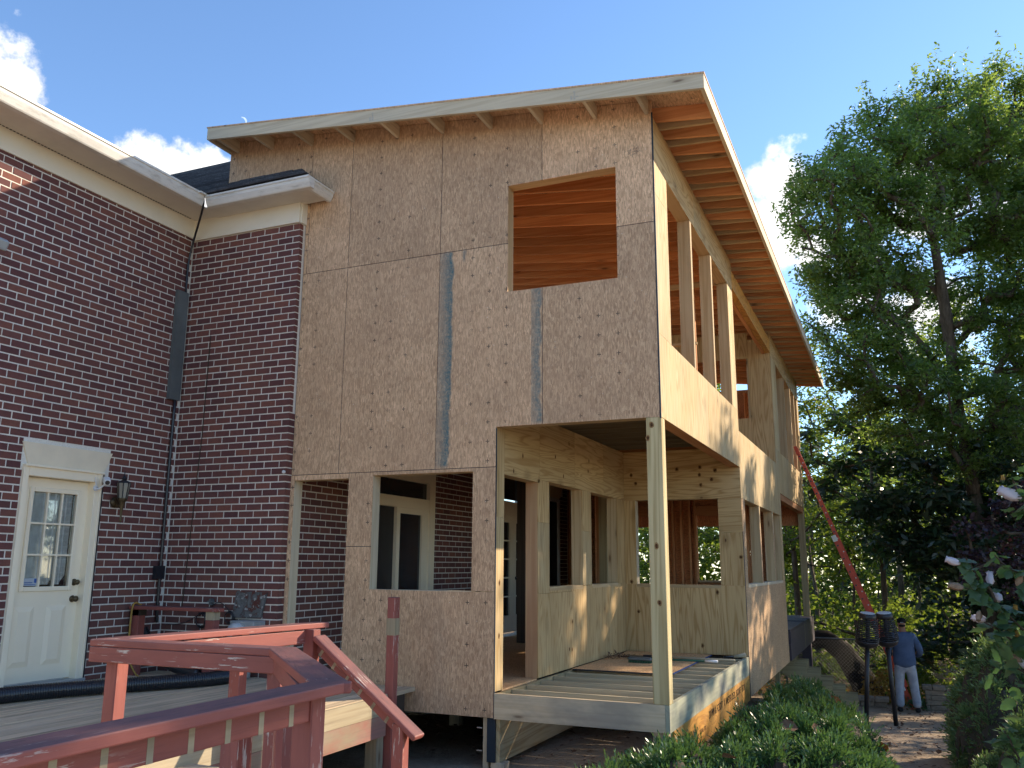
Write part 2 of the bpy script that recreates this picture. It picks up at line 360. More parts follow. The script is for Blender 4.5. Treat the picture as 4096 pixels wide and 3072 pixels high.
def mat_bark():
    s = NT('bark'); g = s.pos(); n = s.noise(s.mapv(g, (9, 9, 2)), 1.5, 5, 0.7)
    col = s.mix(s.rng(n.outputs['Fac'], 0.3, 0.7), (.16, .13, .10), (.05, .04, .03)); s.bump(n.outputs['Fac'], 0.8, 0.03)
    return s.color(col, 0.95, 0.1)
def mat_lvl(name, text):
    # yellow engineered beam; lettering is separate geometry
    s = NT(name); uv = s.uv(); n = s.noise(s.mapv(uv, (1.2, 4, 1)), 1.0, 3, 0.5, 0.8)
    rings = s.math('MULTIPLY_ADD', s.math('SINE', s.math('MULTIPLY', n.outputs['Fac'], 55)), 0.5, 0.5)
    col = s.mix(s.math('MULTIPLY', s.math('POWER', rings, 3.0), 0.7), (.60, .31, .07), (.36, .15, .03))
    b = s.noise(uv, 3, 4); col = s.mix(s.rng(b.outputs['Fac'], 0.5, 0.7, 0, 0.3), col, (.42, .25, .12))
    return s.color(col, 0.55, 0.35)
def mat_fabric(name, c, c2, sc=8):
    s = NT(name); n = s.noise(s.obj(), sc, 5, 0.65)
    col = s.mix(s.rng(n.outputs['Fac'], 0.35, 0.68), c, c2); s.bump(n.outputs['Fac'], 0.5, 0.02); return s.color(col, 0.9, 0.1)

MT = {}
MT['osb'] = mat_osb('strand_board', stripes=True)
MT['osb_brown'] = mat_osb('strand_board_lengthwise', tint=(.84, .84, .80), marks=False, aspect=2.2)
MT['osb_floor'] = mat_osb('strand_board_floor', tint=(1.1, 1.02, .85), marks=False)
MT['osb_red'] = mat_osb('strand_board_inner', tint=(1.05, .72, .55), marks=False)
MT['ply'] = mat_ply('fir_plywood', (.66, .48, .25), (.44, .275, .115))
MT['ply_pale'] = mat_ply('pale_plywood', (.63, .48, .26), (.42, .27, .115), grey=0.25)  # pale plywood with faint greyer patches mixed in
MT['lumber'] = mat_wood('spruce_lumber', (.57, .43, .255), (.42, .28, .14), knots=0.8)
MT['fascia'] = mat_wood('pale_fascia_lumber', (.70, .60, .43), (.56, .46, .31), knots=0.8, weather=0.12)
MT['rafter'] = mat_wood('fir_rafter', (.66, .33, .15), (.50, .20, .078), knots=0.9, var=0.28)
MT['pinkstud'] = mat_wood('rosy_stud', (.56, .37, .21), (.47, .27, .15), knots=1.0)
MT['treated'] = mat_wood('treated_lumber', (.44, .36, .20), (.30, .235, .125), knots=0.5, grain=30)
MT['treated_post'] = mat_wood('treated_post', (.60, .50, .28), (.36, .27, .12), knots=1.0, grain=26)
MT['rim'] = mat_wood('grey_treated_rim', (.72, .57, .37), (.58, .44, .27), knots=0.6, stain=(.30, .25, .19), weather=0.2)
MT['rim_green'] = mat_wood('stained_treated_rim', (.42, .41, .29), (.33, .33, .24), knots=0.4, stain=(.14, .15, .16))
MT['joist'] = mat_wood('treated_joist', (.50, .42, .27), (.36, .30, .19), knots=0.4)
MT['joist_dark'] = mat_wood('dark_ceiling_joist', (.20, .165, .105), (.13, .105, .065), knots=0.3)  # treated lumber darkened to stand in for shade under the porch ceiling
MT['deckboard'] = mat_wood('weathered_deck_board', (.74, .58, .39), (.52, .40, .26), knots=0.2, grain=46, weather=0.7, var=0.28)
MT['oldlumber'] = mat_wood('old_deck_lumber', (.40, .335, .22), (.29, .225, .135), knots=0.7, weather=0.25)
MT['darkwood'] = mat_wood('dark_timber', (.085, .06, .042), (.05, .036, .026), knots=0.2)
MT['lvl'] = mat_lvl('laminated_beam', '')
MT['brick'] = mat_brick(); MT['mortar'] = mat_mortar(); MT['red'] = mat_redpaint()
MT['redfaded'] = mat_wood('peeling_red_board', (.27, .10, .075), (.20, .08, .06), knots=0.0, stain=(.22, .20, .12), weather=0.25)
MT['gutter'] = mat_gutter(); MT['soffit'] = mat_cream('soffit_vinyl', (.72, .67, .58)); MT['frieze'] = mat_cream('frieze_paint', (.82, .76, .62), 0.15)
MT['door'] = mat_cream('door_paint', (.92, .80, .60), 0.08); MT['stone_trim'] = mat_cream('cast_stone', (.84, .72, .53), 0.25)
MT['shingle'] = mat_shingle(); MT['glass'] = mat_glass('window_glass'); MT['stone'] = mat_stone(); MT['bark'] = mat_bark()
MT['black'] = mat_plain('black_plastic', (.016, .018, .024), 0.30, 0.6); MT['blackmetal'] = mat_plain('black_metal', (.018, .018, .022), 0.45, 0.5)
MT['bluegrey'] = mat_plain('dark_blue_edge_seal', (.020, .032, .045), 0.6); MT['blue'] = mat_plain('blue_edge_seal', (.02, .06, .20), 0.6)
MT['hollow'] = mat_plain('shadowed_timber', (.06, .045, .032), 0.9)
MT['zinc'] = mat_plain('galvanised_sheet', (.17, .19, .19), 0.5, 0.4, 0.3, 0.15, 3); MT['meter'] = mat_plain('grey_enamel', (.36, .38, .38), 0.45)
MT['pvc'] = mat_plain('pale_pvc', (.55, .57, .58), 0.4); MT['white'] = mat_plain('white_plastic', (.78, .78, .78), 0.4)
MT['brass'] = mat_plain('aged_brass', (.13, .095, .05), 0.45, 0.4, 0.6, 0.2, 20); MT['lampglass'] = mat_plain('dusty_glass', (.27, .25, .20), 0.3, 0.4)
MT['curtain'] = mat_fabric('lace_curtain', (.85, .85, .80), (.62, .63, .60), 9)
MT['deckpaint'] = mat_plain('purple_brown_paint', (.060, .047, .060), 0.55, 0.4, 0, 0.1, 2); MT['concrete'] = mat_plain('concrete', (.24, .21, .17), 0.95, 0.1, 0, 0.2, 8)
MT['orange'] = mat_plain('orange_fibreglass', (.60, .090, .045), 0.5, 0.35, 0, 0.12, 5); MT['alu'] = mat_plain('aluminium', (.45, .44, .42), 0.4, 0.5, 0.7)
MT['skin'] = mat_plain('skin', (.30, .16, .10), 0.6); MT['shirt'] = mat_fabric('faded_blue_cotton', (.085, .125, .215), (.062, .092, .165), 6); MT['jeans'] = mat_fabric('washed_denim', (.40, .43, .48), (.25, .28, .34), 7)
MT['cap'] = mat_fabric('black_cap', (.018, .017, .018), (.010, .010, .011)); MT['shoe'] = mat_plain('black_boot', (.015, .014, .013), 0.7); MT['hair'] = mat_plain('dark_hair', (.012, .009, .007), 0.8)
MT['green'] = mat_plain('green_handle', (.01, .09, .045), 0.4, 0.5); MT['ground'] = mat_ground(); MT['rope'] = mat_plain('yellow_rope', (.42, .25, .06), 0.8)
MT['wire'] = mat_plain('fence_wire', (.09, .09, .085), 0.5); MT['dryleaf'] = mat_fabric('dried_leaf', (.20, .12, .075), (.10, .055, .035), 14); MT['copperleaf'] = mat_fabric('copper_leaf', (.42, .17, .06), (.25, .09, .03), 14)
MT['petal'] = mat_leaf('pale_petal', (.76, .72, .75), (.62, .56, .62), (.5, .47, .5), 0.6, 0.3); MT['withered'] = mat_fabric('withered_petal', (.30, .22, .16), (.16, .105, .07), 20)
MT['ink'] = mat_plain('black_ink', (.02, .014, .01), 0.8); MT['sticker'] = mat_plain('blue_sticker', (.05, .12, .35), 0.5); MT['stickerw'] = mat_plain('pale_sticker', (.42, .47, .52), 0.5)
MT['L_main'] = mat_leaf('oak_leaf', (.022, .054, .020), (.085, .130, .040), (.30, .42, .06), 0.34, 0.5, 0.5)
MT['L_dark'] = mat_leaf('evergreen_leaf', (.012, .030, .016), (.030, .058, .028), (.05, .11, .02), 0.38, 0.25, 0.45)
MT['L_light'] = mat_leaf('understory_leaf', (.022, .052, .010), (.060, .098, .018), (.22, .29, .03), 0.5, 0.5, 0.3)
MT['L_purple'] = mat_leaf('purple_leaf', (.020, .012, .020), (.040, .024, .036), (.06, .02, .03), 0.45, 0.2)
MT['L_yew'] = mat_leaf('yew_needle', (.034, .085, .030), (.100, .190, .060), (.14, .26, .05), 0.34, 0.2, 0.5)
MT['L_yew2'] = mat_leaf('clipped_shrub_leaf', (.080, .130, .048), (.175, .245, .090), (.2, .3, .07), 0.4, 0.25, 0.45)
MT['L_hib'] = mat_leaf('hibiscus_leaf', (.024, .055, .030), (.055, .10, .050), (.12, .24, .05), 0.45, 0.35, 0.4)
MT['L_fall'] = mat_leaf('fallen_leaf', (.20, .10, .03), (.42, .26, .06), (.40, .22, .04), 0.7, 0.3, 0.2)
MT['twig'] = mat_plain('shrub_twig', (.06, .045, .03), 0.9)

# ------------------------------------------------------------------ mesh helpers
class MB:
    def __init__(s): s.v = []; s.f = []; s.u = []
    def face(s, pts, uvs):
        b = len(s.v); s.v += [tuple(p) for p in pts]; s.f.append(tuple(range(b, b + len(pts)))); s.u += list(uvs)
    def box(s, p0, p1, g=2, mat=None, o=None):
        """axis box; g = axis the grain runs along. mat = optional 4x4 transform"""
        x0, y0, z0 = p0; x1, y1, z1 = p1
        P = [(x0, y0, z0), (x1, y0, z0), (x1, y1, z0), (x0, y1, z0), (x0, y0, z1), (x1, y0, z1), (x1, y1, z1), (x0, y1, z1)]
        a, b = [i for i in range(3) if i != g]
        uvs = [(p[g] + (o[0] if o else 0), p[a] + p[b] + (o[1] if o else 0)) for p in P]
        if mat is not None: P = [tuple(mat @ Vector(p)) for p in P]
        base = len(s.v); s.v += P
        for q in ((0, 3, 2, 1), (4, 5, 6, 7), (0, 1, 5, 4), (1, 2, 6, 5), (2, 3, 7, 6), (3, 0, 4, 7)):
            s.f.append(tuple(base + i for i in q)); s.u += [uvs[i] for i in q]
        return s
    def beam(s, a, b, w, h, up=(0, 0, 1)):
        """bar from a to b, w across, h along up; a-b is the centre line"""
        a = Vector(a); b = Vector(b); d = (b - a); L = d.length; d.normalize(); upv = Vector(up)
        side = d.cross(upv); side.normalize(); u2 = side.cross(d)
        M = Matrix(((d.x, side.x, u2.x, a.x), (d.y, side.y, u2.y, a.y), (d.z, side.z, u2.z, a.z), (0, 0, 0, 1)))
        return s.box((0, -w / 2, -h / 2), (L, w / 2, h / 2), 0, M)
    def tube(s, pts, r, n=8, cap=True, closed=False):
        pts = [Vector(p) for p in pts]; k = len(pts); rs = r if isinstance(r, (list, tuple)) else [r] * k
        base = len(s.v); prevn = None; L = 0
        for i, p in enumerate(pts):
            if closed: t = pts[(i + 1) % k] - pts[i - 1]
            else: t = pts[min(i + 1, k - 1)] - pts[max(i - 1, 0)]
            t.normalize()
            if prevn is None:
                nn = t.orthogonal().normalized()
            else:
                nn = (prevn - t * prevn.dot(t)); nn.normalize()
            prevn = nn; bb = t.cross(nn)
            for j in range(n):
                a = 2 * math.pi * j / n
                s.v.append(tuple(p + (nn * math.cos(a) + bb * math.sin(a)) * rs[i]))
        for i in range(k if closed else k - 1):
            i2 = (i + 1) % k
            for j in range(n):
                j2 = (j + 1) % n
                s.f.append((base + i * n + j, base + i * n + j2, base + i2 * n + j2, base + i2 * n + j))
                s.u += [(i * .1, j / n), (i * .1, j2 / n), (i * .1 + .1, j2 / n), (i * .1 + .1, j / n)]
        if cap and not closed:
            s.f.append(tuple(base + j for j in reversed(range(n)))); s.u += [(0, 0)] * n
            s.f.append(tuple(base + (k - 1) * n + j for j in range(n))); s.u += [(0, 0)] * n
        return s
    def lathe(s, prof, c=(0, 0, 0), n=16, M=None, cap=True):
        base = len(s.v); c = Vector(c); k = len(prof)
        for (r, z) in prof:
            for j in range(n):
                a = 2 * math.pi * j / n; p = Vector((r * math.cos(a), r * math.sin(a), z))
                if M is not None: p = M @ p
                s.v.append(tuple(c + p))
        for i in range(k - 1):
            for j in range(n):
                j2 = (j + 1) % n; s.f.append((base + i * n + j, base + i * n + j2, base + (i + 1) * n + j2, base + (i + 1) * n + j)); s.u += [(0, 0)] * 4
        if cap:
            s.f.append(tuple(base + j for j in reversed(range(n)))); s.u += [(0, 0)] * n
            s.f.append(tuple(base + (k - 1) * n + j for j in range(n))); s.u += [(0, 0)] * n
        return s
    def prism(s, poly, axis, lo, hi, g=2):
        """extrude 2-D polygon along axis (0,1,2); polygon in the other two axes in cyclic order; keeps pieces convex or simple"""
        a, b = [i for i in range(3) if i != axis]
        def P(q, h):
            p = [0, 0, 0]; p[a] = q[0]; p[b] = q[1]; p[axis] = h; return tuple(p)
        def UV(p):
            o = [i for i in range(3) if i != g]; return (p[g], p[o[0]] + p[o[1]])
        n = len(poly); lo_ = [P(q, lo) for q in poly]; hi_ = [P(q, hi) for q in poly]
        s.face(lo_, [UV(p) for p in lo_]); h2 = hi_[::-1]; s.face(h2, [UV(p) for p in h2])
        for i in range(n):
            j = (i + 1) % n; q = [lo_[j], lo_[i], hi_[i], hi_[j]]; s.face(q, [UV(p) for p in q])
        return s
    def mesh(s, name, smooth=False):
        me = bpy.data.meshes.new(name); me.from_pydata(s.v, [], s.f)
        uvl = me.uv_layers.new(name='UVMap'); flat = np.array(s.u, dtype=np.float32).ravel(); uvl.data.foreach_set('uv', flat)
        bm = bmesh.new(); bm.from_mesh(me); bmesh.ops.recalc_face_normals(bm, faces=bm.faces); bm.to_mesh(me); bm.free()
        if smooth: me.polygons.foreach_set('use_smooth', [True] * len(me.polygons))
        me.update(); return me
    def build(s, name, mat, parent=None, smooth=False, kind=None):
        me = s.mesh(name, smooth); me.materials.append(MT[mat] if isinstance(mat, str) else mat)
        return link(name, me, parent, kind)
def link(name, me, parent=None, kind=None):
    o = bpy.data.objects.new(name, me); COL.objects.link(o)
    if parent is not None:
        o.parent = parent; pw = Matrix.Identity(4); q = parent
        o.matrix_parent_inverse = world_of(parent).inverted()
    if kind: o['kind'] = kind
    return o
def world_of(o):
    M = o.matrix_basis.copy() if o.parent is None else world_of(o.parent) @ o.matrix_parent_inverse @ o.matrix_basis
    return M
def thing(name, label, cat, loc=(0, 0, 0), group=None):
    o = bpy.data.objects.new(name, None); COL.objects.link(o); o.location = loc; o.empty_display_size = 0.1
    o['label'] = label; o['category'] = cat
    if group: o['group'] = group
    return o
def tag(o, label, cat, group=None):
    o['label'] = label; o['category'] = cat
    if group: o['group'] = group
    return o
def bx(name, p0, p1, mat, parent, g=2, kind=None): return MB().box(p0, p1, g).build(name, mat, parent, kind=kind)
def bevel(o, w=0.004, seg=1):
    md = o.modifiers.new('bevel', 'BEVEL'); md.width = w; md.segments = seg; md.limit_method = 'ANGLE'; return o
def quads_mesh(name, V, mat, smooth=False):
    """V: (N,4,3) float array of separate quads"""
    N = len(V); me = bpy.data.meshes.new(name); me.vertices.add(N * 4); me.vertices.foreach_set('co', np.ascontiguousarray(V, dtype=np.float32).ravel())
    me.loops.add(N * 4); me.loops.foreach_set('vertex_index', np.arange(N * 4, dtype=np.int32))
    me.polygons.add(N); me.polygons.foreach_set('loop_start', np.arange(0, N * 4, 4, dtype=np.int32))
    try: me.polygons.foreach_set('loop_total', np.full(N, 4, dtype=np.int32))
    except Exception: pass
    me.update(calc_edges=True); me.materials.append(MT[mat]); return me

# ground height
GY = [-40, -10, -2, 2, 5, 6.9, 10, 13, 20, 60, 300]; GZ = [-2.4, -2.72, -2.85, -2.98, -3.18, -3.34, -3.64, -3.93, -4.5, -6.5, -12.0]
def gz(x, y):
    z = float(np.interp(y, GY, GZ))
    return z - 0.02 * max(0, x - 6)

# ================================================================== GROUND
xs = np.concatenate([np.linspace(-300, -12, 12), np.linspace(-10, 14, 61), np.linspace(17, 300, 12)])
ys = np.concatenate([np.linspace(-200, -12, 8), np.linspace(-10, 22, 81), np.linspace(26, 400, 20)])
rg = np.random.default_rng(3)
gv = []; nx, ny = len(xs), len(ys)
for y in ys:
    for x in xs:
        d = rg.normal(0, 0.012) if -10 <= y <= 22 and -10 <= x <= 14 else 0
        gv.append((x, y, gz(x, y) + d))
gf = [(j * nx + i, j * nx + i + 1, (j + 1) * nx + i + 1, (j + 1) * nx + i) for j in range(ny - 1) for i in range(nx - 1)]
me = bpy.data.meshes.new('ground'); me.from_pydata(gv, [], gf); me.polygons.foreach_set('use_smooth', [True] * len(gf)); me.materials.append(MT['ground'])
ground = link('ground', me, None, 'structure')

# ================================================================== BRICK HOUSE
house = thing('brick_house', 'dark red brick house with cream frieze, white gutters and grey shingled roof', 'house', (-6, -1, -2.2))
HX, HY, SX = -5.96, -0.10, -4.30          # left wall plane x, return wall plane y, side wall plane x
Zb, Zt = -2.22, 3.06
CH, BL, MJ = 0.0796, 0.215, 0.0140
DY0, DY1, DZ1 = -2.10, -1.14, -0.03      # door opening in left wall (brick edge)
lin = lambda y, z: -0.03 <= z <= 0.205 and -2.145 - 0.02 <= y <= -1.04 + 0.02
wallA = MB().box((HX - 0.30, -9.0, Zb - 0.9), (HX - 0.004, DY0, Zt + 0.3)).box((HX - 0.30, DY1, Zb - 0.9), (HX - 0.004, HY + 0.15, Zt + 0.3)).box((HX - 0.30, DY0, DZ1), (HX - 0.004, DY1, Zt + 0.3)).box((HX - 0.30, DY0, Zb - 0.9), (HX - 0.004, DY1, -2.19)).build('wall', 'mortar', house)
wallB = MB().box((HX - 0.003, HY + 0.004, Zb - 0.9), (SX - 0.005, HY + 0.16, Zt + 0.3)).build('wall', 'mortar', house)
wc = MB(); xa, xb = SX - 0.25, SX - 0.004; ze = 3.2
for (a, b) in ((HY + .165, 1.45), (3.42, 5.75), (7.05, 8.02), (8.78, 14.5)): wc.box((xa, a, Zb - 1.6), (xb, b, ze))
for (a, b, z) in ((1.45, 3.42, .345), (5.75, 7.05, .72), (8.02, 8.78, .33)): wc.box((xa, a, z), (xb, b, ze)).box((xa, a, Zb - 1.6), (xb, b, -2.2))
wallC = wc.build('wall', 'mortar', house)
bricks = []
def brick_box(plane, a0, a1, z0, z1):
    j = RNG.uniform(-0.0025, 0.0025)
    if plane == 'A': return (HX - 0.06, a0, z0), (HX + j, a1, z1)
    if plane == 'B': return (a0, HY + j, z0), (a1, HY + 0.06, z1)
    return (SX - 0.06, a0, z0), (SX + j, a1, z1)
def lay(plane, a_lo, a_hi, z_lo, z_hi, skip, start, corner_hi=False):
    n = int((z_hi - z_lo) / CH)
    for c in range(n + 1):
        z0 = z_lo + c * CH; z1 = min(z0 + CH - MJ, z_hi)
        if z1 - z0 < 0.02: continue
        a = start - (BL / 2 if c % 2 else 0)
        while a < a_hi:
            b0 = max(a, a_lo); b1 = min(a + BL - MJ, a_hi); a += BL
            if b1 - b0 < 0.025: continue
            zc = (z0 + z1) / 2
            segs = [(b0, b1)]
            for (s0, s1, t0, t1) in skip:
                if t0 - 0.02 < zc < t1 + 0.02:
                    out = []
                    for (u0, u1) in segs:
                        if u1 <= s0 or u0 >= s1: out.append((u0, u1)); continue
                        if u0 < s0 - 0.03: out.append((u0, s0 - 0.008))
                        if u1 > s1 + 0.03: out.append((s1 + 0.008, u1))
                    segs = out
            for (u0, u1) in segs: bricks.append((plane, u0, u1, z0, z1))
skipA = [(DY0, DY1, -2.3, DZ1), (-2.12, -1.06, -0.02, 0.20), (-2.09, -1.09, -0.03, 0.10)]
lay('A', -5.6, HY - 0.012, Zb, Zt, skipA, -5.61)
lay('B', HX + 0.004, SX, Zb, 3.03, [], SX - BL * 9 + MJ)
skipC = [(1.42, 3.44, -2.3, 0.36), (5.75, 7.05, -2.3, 0.72), (8.0, 8.80, -2.3, 0.40), (7.85, 9.0, 0.40, 0.66)]
lay('C', HY + 0.065, 9.25, Zb, 0.72, skipC, HY + 0.065)
def bscore(b):
    pl, a0, a1, z0, z1 = b
    p = Vector((HX, (a0 + a1) / 2, (z0 + z1) / 2)) if pl == 'A' else Vector(((a0 + a1) / 2, HY, (z0 + z1) / 2)) if pl == 'B' else Vector((SX, (a0 + a1) / 2, (z0 + z1) / 2))
    d = p - CAM_POS; L = d.length; dep = d.dot(cF)
    px = d.dot(cR) / dep * 0.8445; py = d.dot(cU) / dep * 0.8445
    nrm = Vector((1, 0, 0)) if pl != 'B' else Vector((0, -1, 0))
    sc = (a1 - a0) * abs(d.dot(nrm)) / L ** 3
    if abs(px) > 0.5 or abs(py) > 0.375: sc *= 0.001
    if pl == 'C': sc *= 0.1
    if pl == 'A' and p.z < -2.0: sc *= 0.2
    return sc
bricks.sort(key=bscore, reverse=True)
WALL = {'A': wallA, 'B': wallB, 'C': wallC}
bmesh_cache = {}
for b in bricks[:300]:
    pl, a0, a1, z0, z1 = b
    key = (pl == 'B', round(a1 - a0, 3), round(z1 - z0, 3))
    if key not in bmesh_cache:
        la, lz = a1 - a0, z1 - z0
        mb = MB().box((-.06, 0, 0), (0, la, lz), 1) if pl != 'B' else MB().box((0, 0, 0), (la, .06, lz), 0)
        mm = mb.mesh('brick'); mm.materials.append(MT['brick']); bmesh_cache[key] = mm
    o = link('brick', bmesh_cache[key], WALL[pl]); j = RNG.uniform(-0.003, 0.003)
    w = Vector((HX + j, a0, z0)) if pl == 'A' else Vector((SX + j, a0, z0)) if pl == 'C' else Vector((a0, HY + j, z0))
    o.matrix_parent_inverse = Matrix.Identity(4); o.matrix_basis = world_of(WALL[pl]).inverted() @ Matrix.Translation(w)
for pl in 'ABC':
    mb = MB()
    for b in bricks[300:]:
        if b[0] == pl: mb.box(*brick_box(*b), 1 if pl != 'B' else 0)
    mb.build('bricks', 'brick', WALL[pl], kind='stuff')
# friezes, soffits, gutters
bx('frieze_board', (HX - 0.01, -9, 3.06), (HX + 0.022, -0.13, 3.345), 'frieze', house, 1)
bx('frieze_board', (HX + 0.02, HY - 0.03, 3.03), (SX + 0.0, HY, 3.30), 'frieze', house, 0)
bx('frieze_board', (SX - 0.02, HY + 0.002, 3.03), (SX + 0.018, -0.002, 3.298), 'frieze', house, 1)
bx('soffit', (HX + 0.0, -9, 3.30), (-5.53, HY + .02, 3.318), 'soffit', house, 1)
bx('soffit', (-5.57, -0.42, 3.282), (-3.985, HY + 0.05, 3.298), 'soffit', house, 0)
sv = MB()
for k in range(110): sv.box((HX + 0.024, -4.6 + k * 0.04, 3.2965), (HX + 0.038, -4.6 + k * 0.04 + 0.024, 3.2995), 1)
sv.build('soffit_vent', 'black', house)
def gutter_prof(t0, t1, axis, front, back, zt, zb):
    # open ogee trough cross-section in (depth, z), swept along axis
    sgn = 1 if front > back else -1
    d = front
    prof = [(back, zt), (d - sgn * 0.0, zt), (d, zt - 0.022), (d - sgn * 0.012, zt - 0.03), (d - sgn * 0.018, zt - 0.06), (d - sgn * 0.045, zb + 0.012), (d - sgn * 0.055, zb), (back, zb)]
    return prof
def sweep(prof, axis, lo, hi, name, mat):
    mb = MB()
    if axis == 1: mb.prism(prof, 1, lo, hi, 1)          # polygon in x,z
    else: mb.prism(prof, 0, lo, hi, 0)                  # polygon in y,z
    return mb.build(name, mat, house)
sweep(gutter_prof(0, 0, 1, -5.43, -5.55, 3.425, 3.285), 1, -9, -0.50, 'gutter', 'gutter')
sweep(gutter_prof(0, 0, 0, -0.52, -0.40, 3.40, 3.272), 0, -5.43, -3.90, 'gutter', 'gutter')
sweep(gutter_prof(0, 0, 1, -3.90, -3.99, 3.398, 3.274), 1, -0.40, -0.004, 'gutter', 'gutter')
bx('gutter_cap', (-5.60, -0.62, 3.40), (-5.40, -0.48, 3.418), 'gutter', house, 0)
# roof planes: shingle courses
SL = 0.72
def course(pts, name='shingle_course', th=0.012):
    mb = MB(); up = Vector((0, 0, th)); P = [Vector(p) for p in pts]; T = [p + up for p in P]
    mb.face(P[::-1], [(0, 0)] * 4); mb.face(T, [(0, 0)] * 4)
    for i in range(4):
        j = (i + 1) % 4; mb.face([P[i], P[j], T[j], T[i]], [(0, 0)] * 4)
    return mb
E0y, E0z = -0.53, 3.405
N = 27; st = 0.135
rough_ = random.Random(5)
for k in range(N):
    y0 = E0y + k * st; y1 = y0 + st + 0.02; z0 = E0z + SL * (y0 - E0y) + 0.014; z1 = E0z + SL * (y1 - E0y)
    xl0 = -5.45 - 1.25 * (y0 - E0y); xl1 = -5.45 - 1.25 * (y1 - E0y)
    xr0 = -3.93 - (y0 - E0y); xr1 = -3.93 - (y1 - E0y)
    if y1 > 0.0: xr0 = xr1 = -5.575
    if k == 3: xr0 = xr1 = -4.45; y1 = -0.004; z1 = E0z + SL * (y1 - E0y)
    mb = course([(xl0, y0, z0), (xr0, y0, z0), (xr1, y1, z1), (xl1, y1, z1)])
    # irregular tab butts
    x = xl0
    while x < xr0:
        w = rough_.uniform(0.12, 0.3); x2 = min(x + w, xr0 - 0.002); t = rough_.choice((0.004, 0.010, 0.016))
        if x2 - x > 0.03: mb.box((x + .004, y0 - 0.004, z0 + 0.002), (x2, y0 + 0.06, z0 + 0.012 + t), 0)
        x += w
    mb.build('shingle_course', 'shingle', house)
# hip end of the return roof
mb = MB(); mb.face([(-3.93, E0y, E0z + .02), (-3.93, -0.006, E0z + .02), (-4.45, -0.006, E0z + SL * .53)], [(0, 0)] * 3); mb.build('roof_hip', 'shingle', house)
# main roof slope above the left wall
for k in range(34):
    x0 = -5.46 - k * st; x1 = x0 - st - 0.02; z0 = E0z + 0.01 + .575 * k * st + .014; z1 = E0z + 0.01 + .575 * (k * st + st + .02)
    yr = E0y + k * st * .8
    course([(x0, -9.3, z0), (x0, yr, z0), (x1, yr + st * .8, z1), (x1, -9.3, z1)]).build('shingle_course', 'shingle', house)
bx('roof_deck', (-8.0, -9.3, 3.352), (-5.65, -0.6, 3.37), 'hollow', house, 1)
bx('ridge_cap', (-14, 3.02, 5.93), (-5.6, 3.16, 6.02), 'shingle', house, 0)
# lintel, door
ln = MB(); ln.prism([(-2.05, -0.022), (-1.125, -0.022), (-1.035, 0.20), (-2.14, 0.20)], 0, HX - 0.05, HX + 0.012)
ln.build('lintel', 'stone_trim', house)
fr = MB()
fr.box((HX - 0.13, DY0, -2.19), (HX + 0.028, DY0 + 0.06, -0.03)).box((HX - 0.13, DY1 - 0.10, -2.19), (HX + 0.028, DY1 - 0.005, -0.03)).box((HX - 0.13, DY0 + 0.06, -0.135), (HX + 0.028, DY1 - 0.10, -0.03), 1)
fr.box((HX - 0.02, DY0 - 0.002, -0.045), (HX + 0.05, DY1 - 0.003, -0.022), 1).box((HX + .028, DY1 - .045, -2.19), (HX + .04, DY1 - .02, -.045))
bevel(fr.build('door_frame', 'door', house), 0.004)
bx('weather_strip', (HX - 0.02, DY1 - 0.003, -2.19), (HX + 0.014, DY1 + 0.022, -0.035), 'black', house)
bx('threshold', (HX - 0.1, DY0 + 0.02, -2.205), (HX + 0.06, DY1 + .0, -2.165), 'meter', house, 1)
dx = HX - 0.065
Y0, Y1, Z0, Z1 = DY0 + 0.06, DY1 - 0.10, -2.15, -0.14
gy0, gy1, gz0, gz1 = Y0 + 0.13, Y1 - 0.13, -1.24, -0.27
dr = MB()
dr.box((dx - .035, Y0, Z0), (dx, gy0, Z1)).box((dx - .035, gy1, Z0), (dx, Y1, Z1)).box((dx - .035, gy0, Z0), (dx, gy1, gz0)).box((dx - .035, gy0, gz1), (dx, gy1, Z1))
door = dr.build('door', 'door', house)
tr = MB()   # raised glazing frame
for (a, b, c, d) in ((gy0 - .035, gy0 + .012, gz0 - .035, gz1 + .035), (gy1 - .012, gy1 + .035, gz0 - .035, gz1 + .035)): tr.box((dx - .004, a, c), (dx + .018, b, d))
tr.box((dx - .004, gy0 + .012, gz0 - .035), (dx + .0175, gy1 - .012, gz0 + .012)).box((dx - .004, gy0 + .012, gz1 - .012), (dx + .0175, gy1 - .012, gz1 + .035))
bevel(tr.build('glazing_frame', 'door', door), 0.006)
pw = (gy1 - gy0 - .024) / 3; ph = (gz1 - gz0 - .024) / 3
for i in range(3):
    for j in range(3):
        a = gy0 + .012 + i * pw; c = gz0 + .012 + j * ph
        bx('pane', (dx - .022, a + .008, c + .008), (dx - .017, a + pw - .008, c + ph - .008), NT('clear_pane').m if False else 'glass', door)
mt = MB()
for i in (1, 2): mt.box((dx - .024, gy0 + .012 + i * pw - .009, gz0 + .012), (dx + .008, gy0 + .012 + i * pw + .009, gz1 - .012))
for j in (1, 2): mt.box((dx - .0235, gy0 + .012, gz0 + .012 + j * ph - .009), (dx + .0075, gy1 - .012, gz0 + .012 + j * ph + .009))
mt.build('muntin', 'door', door)
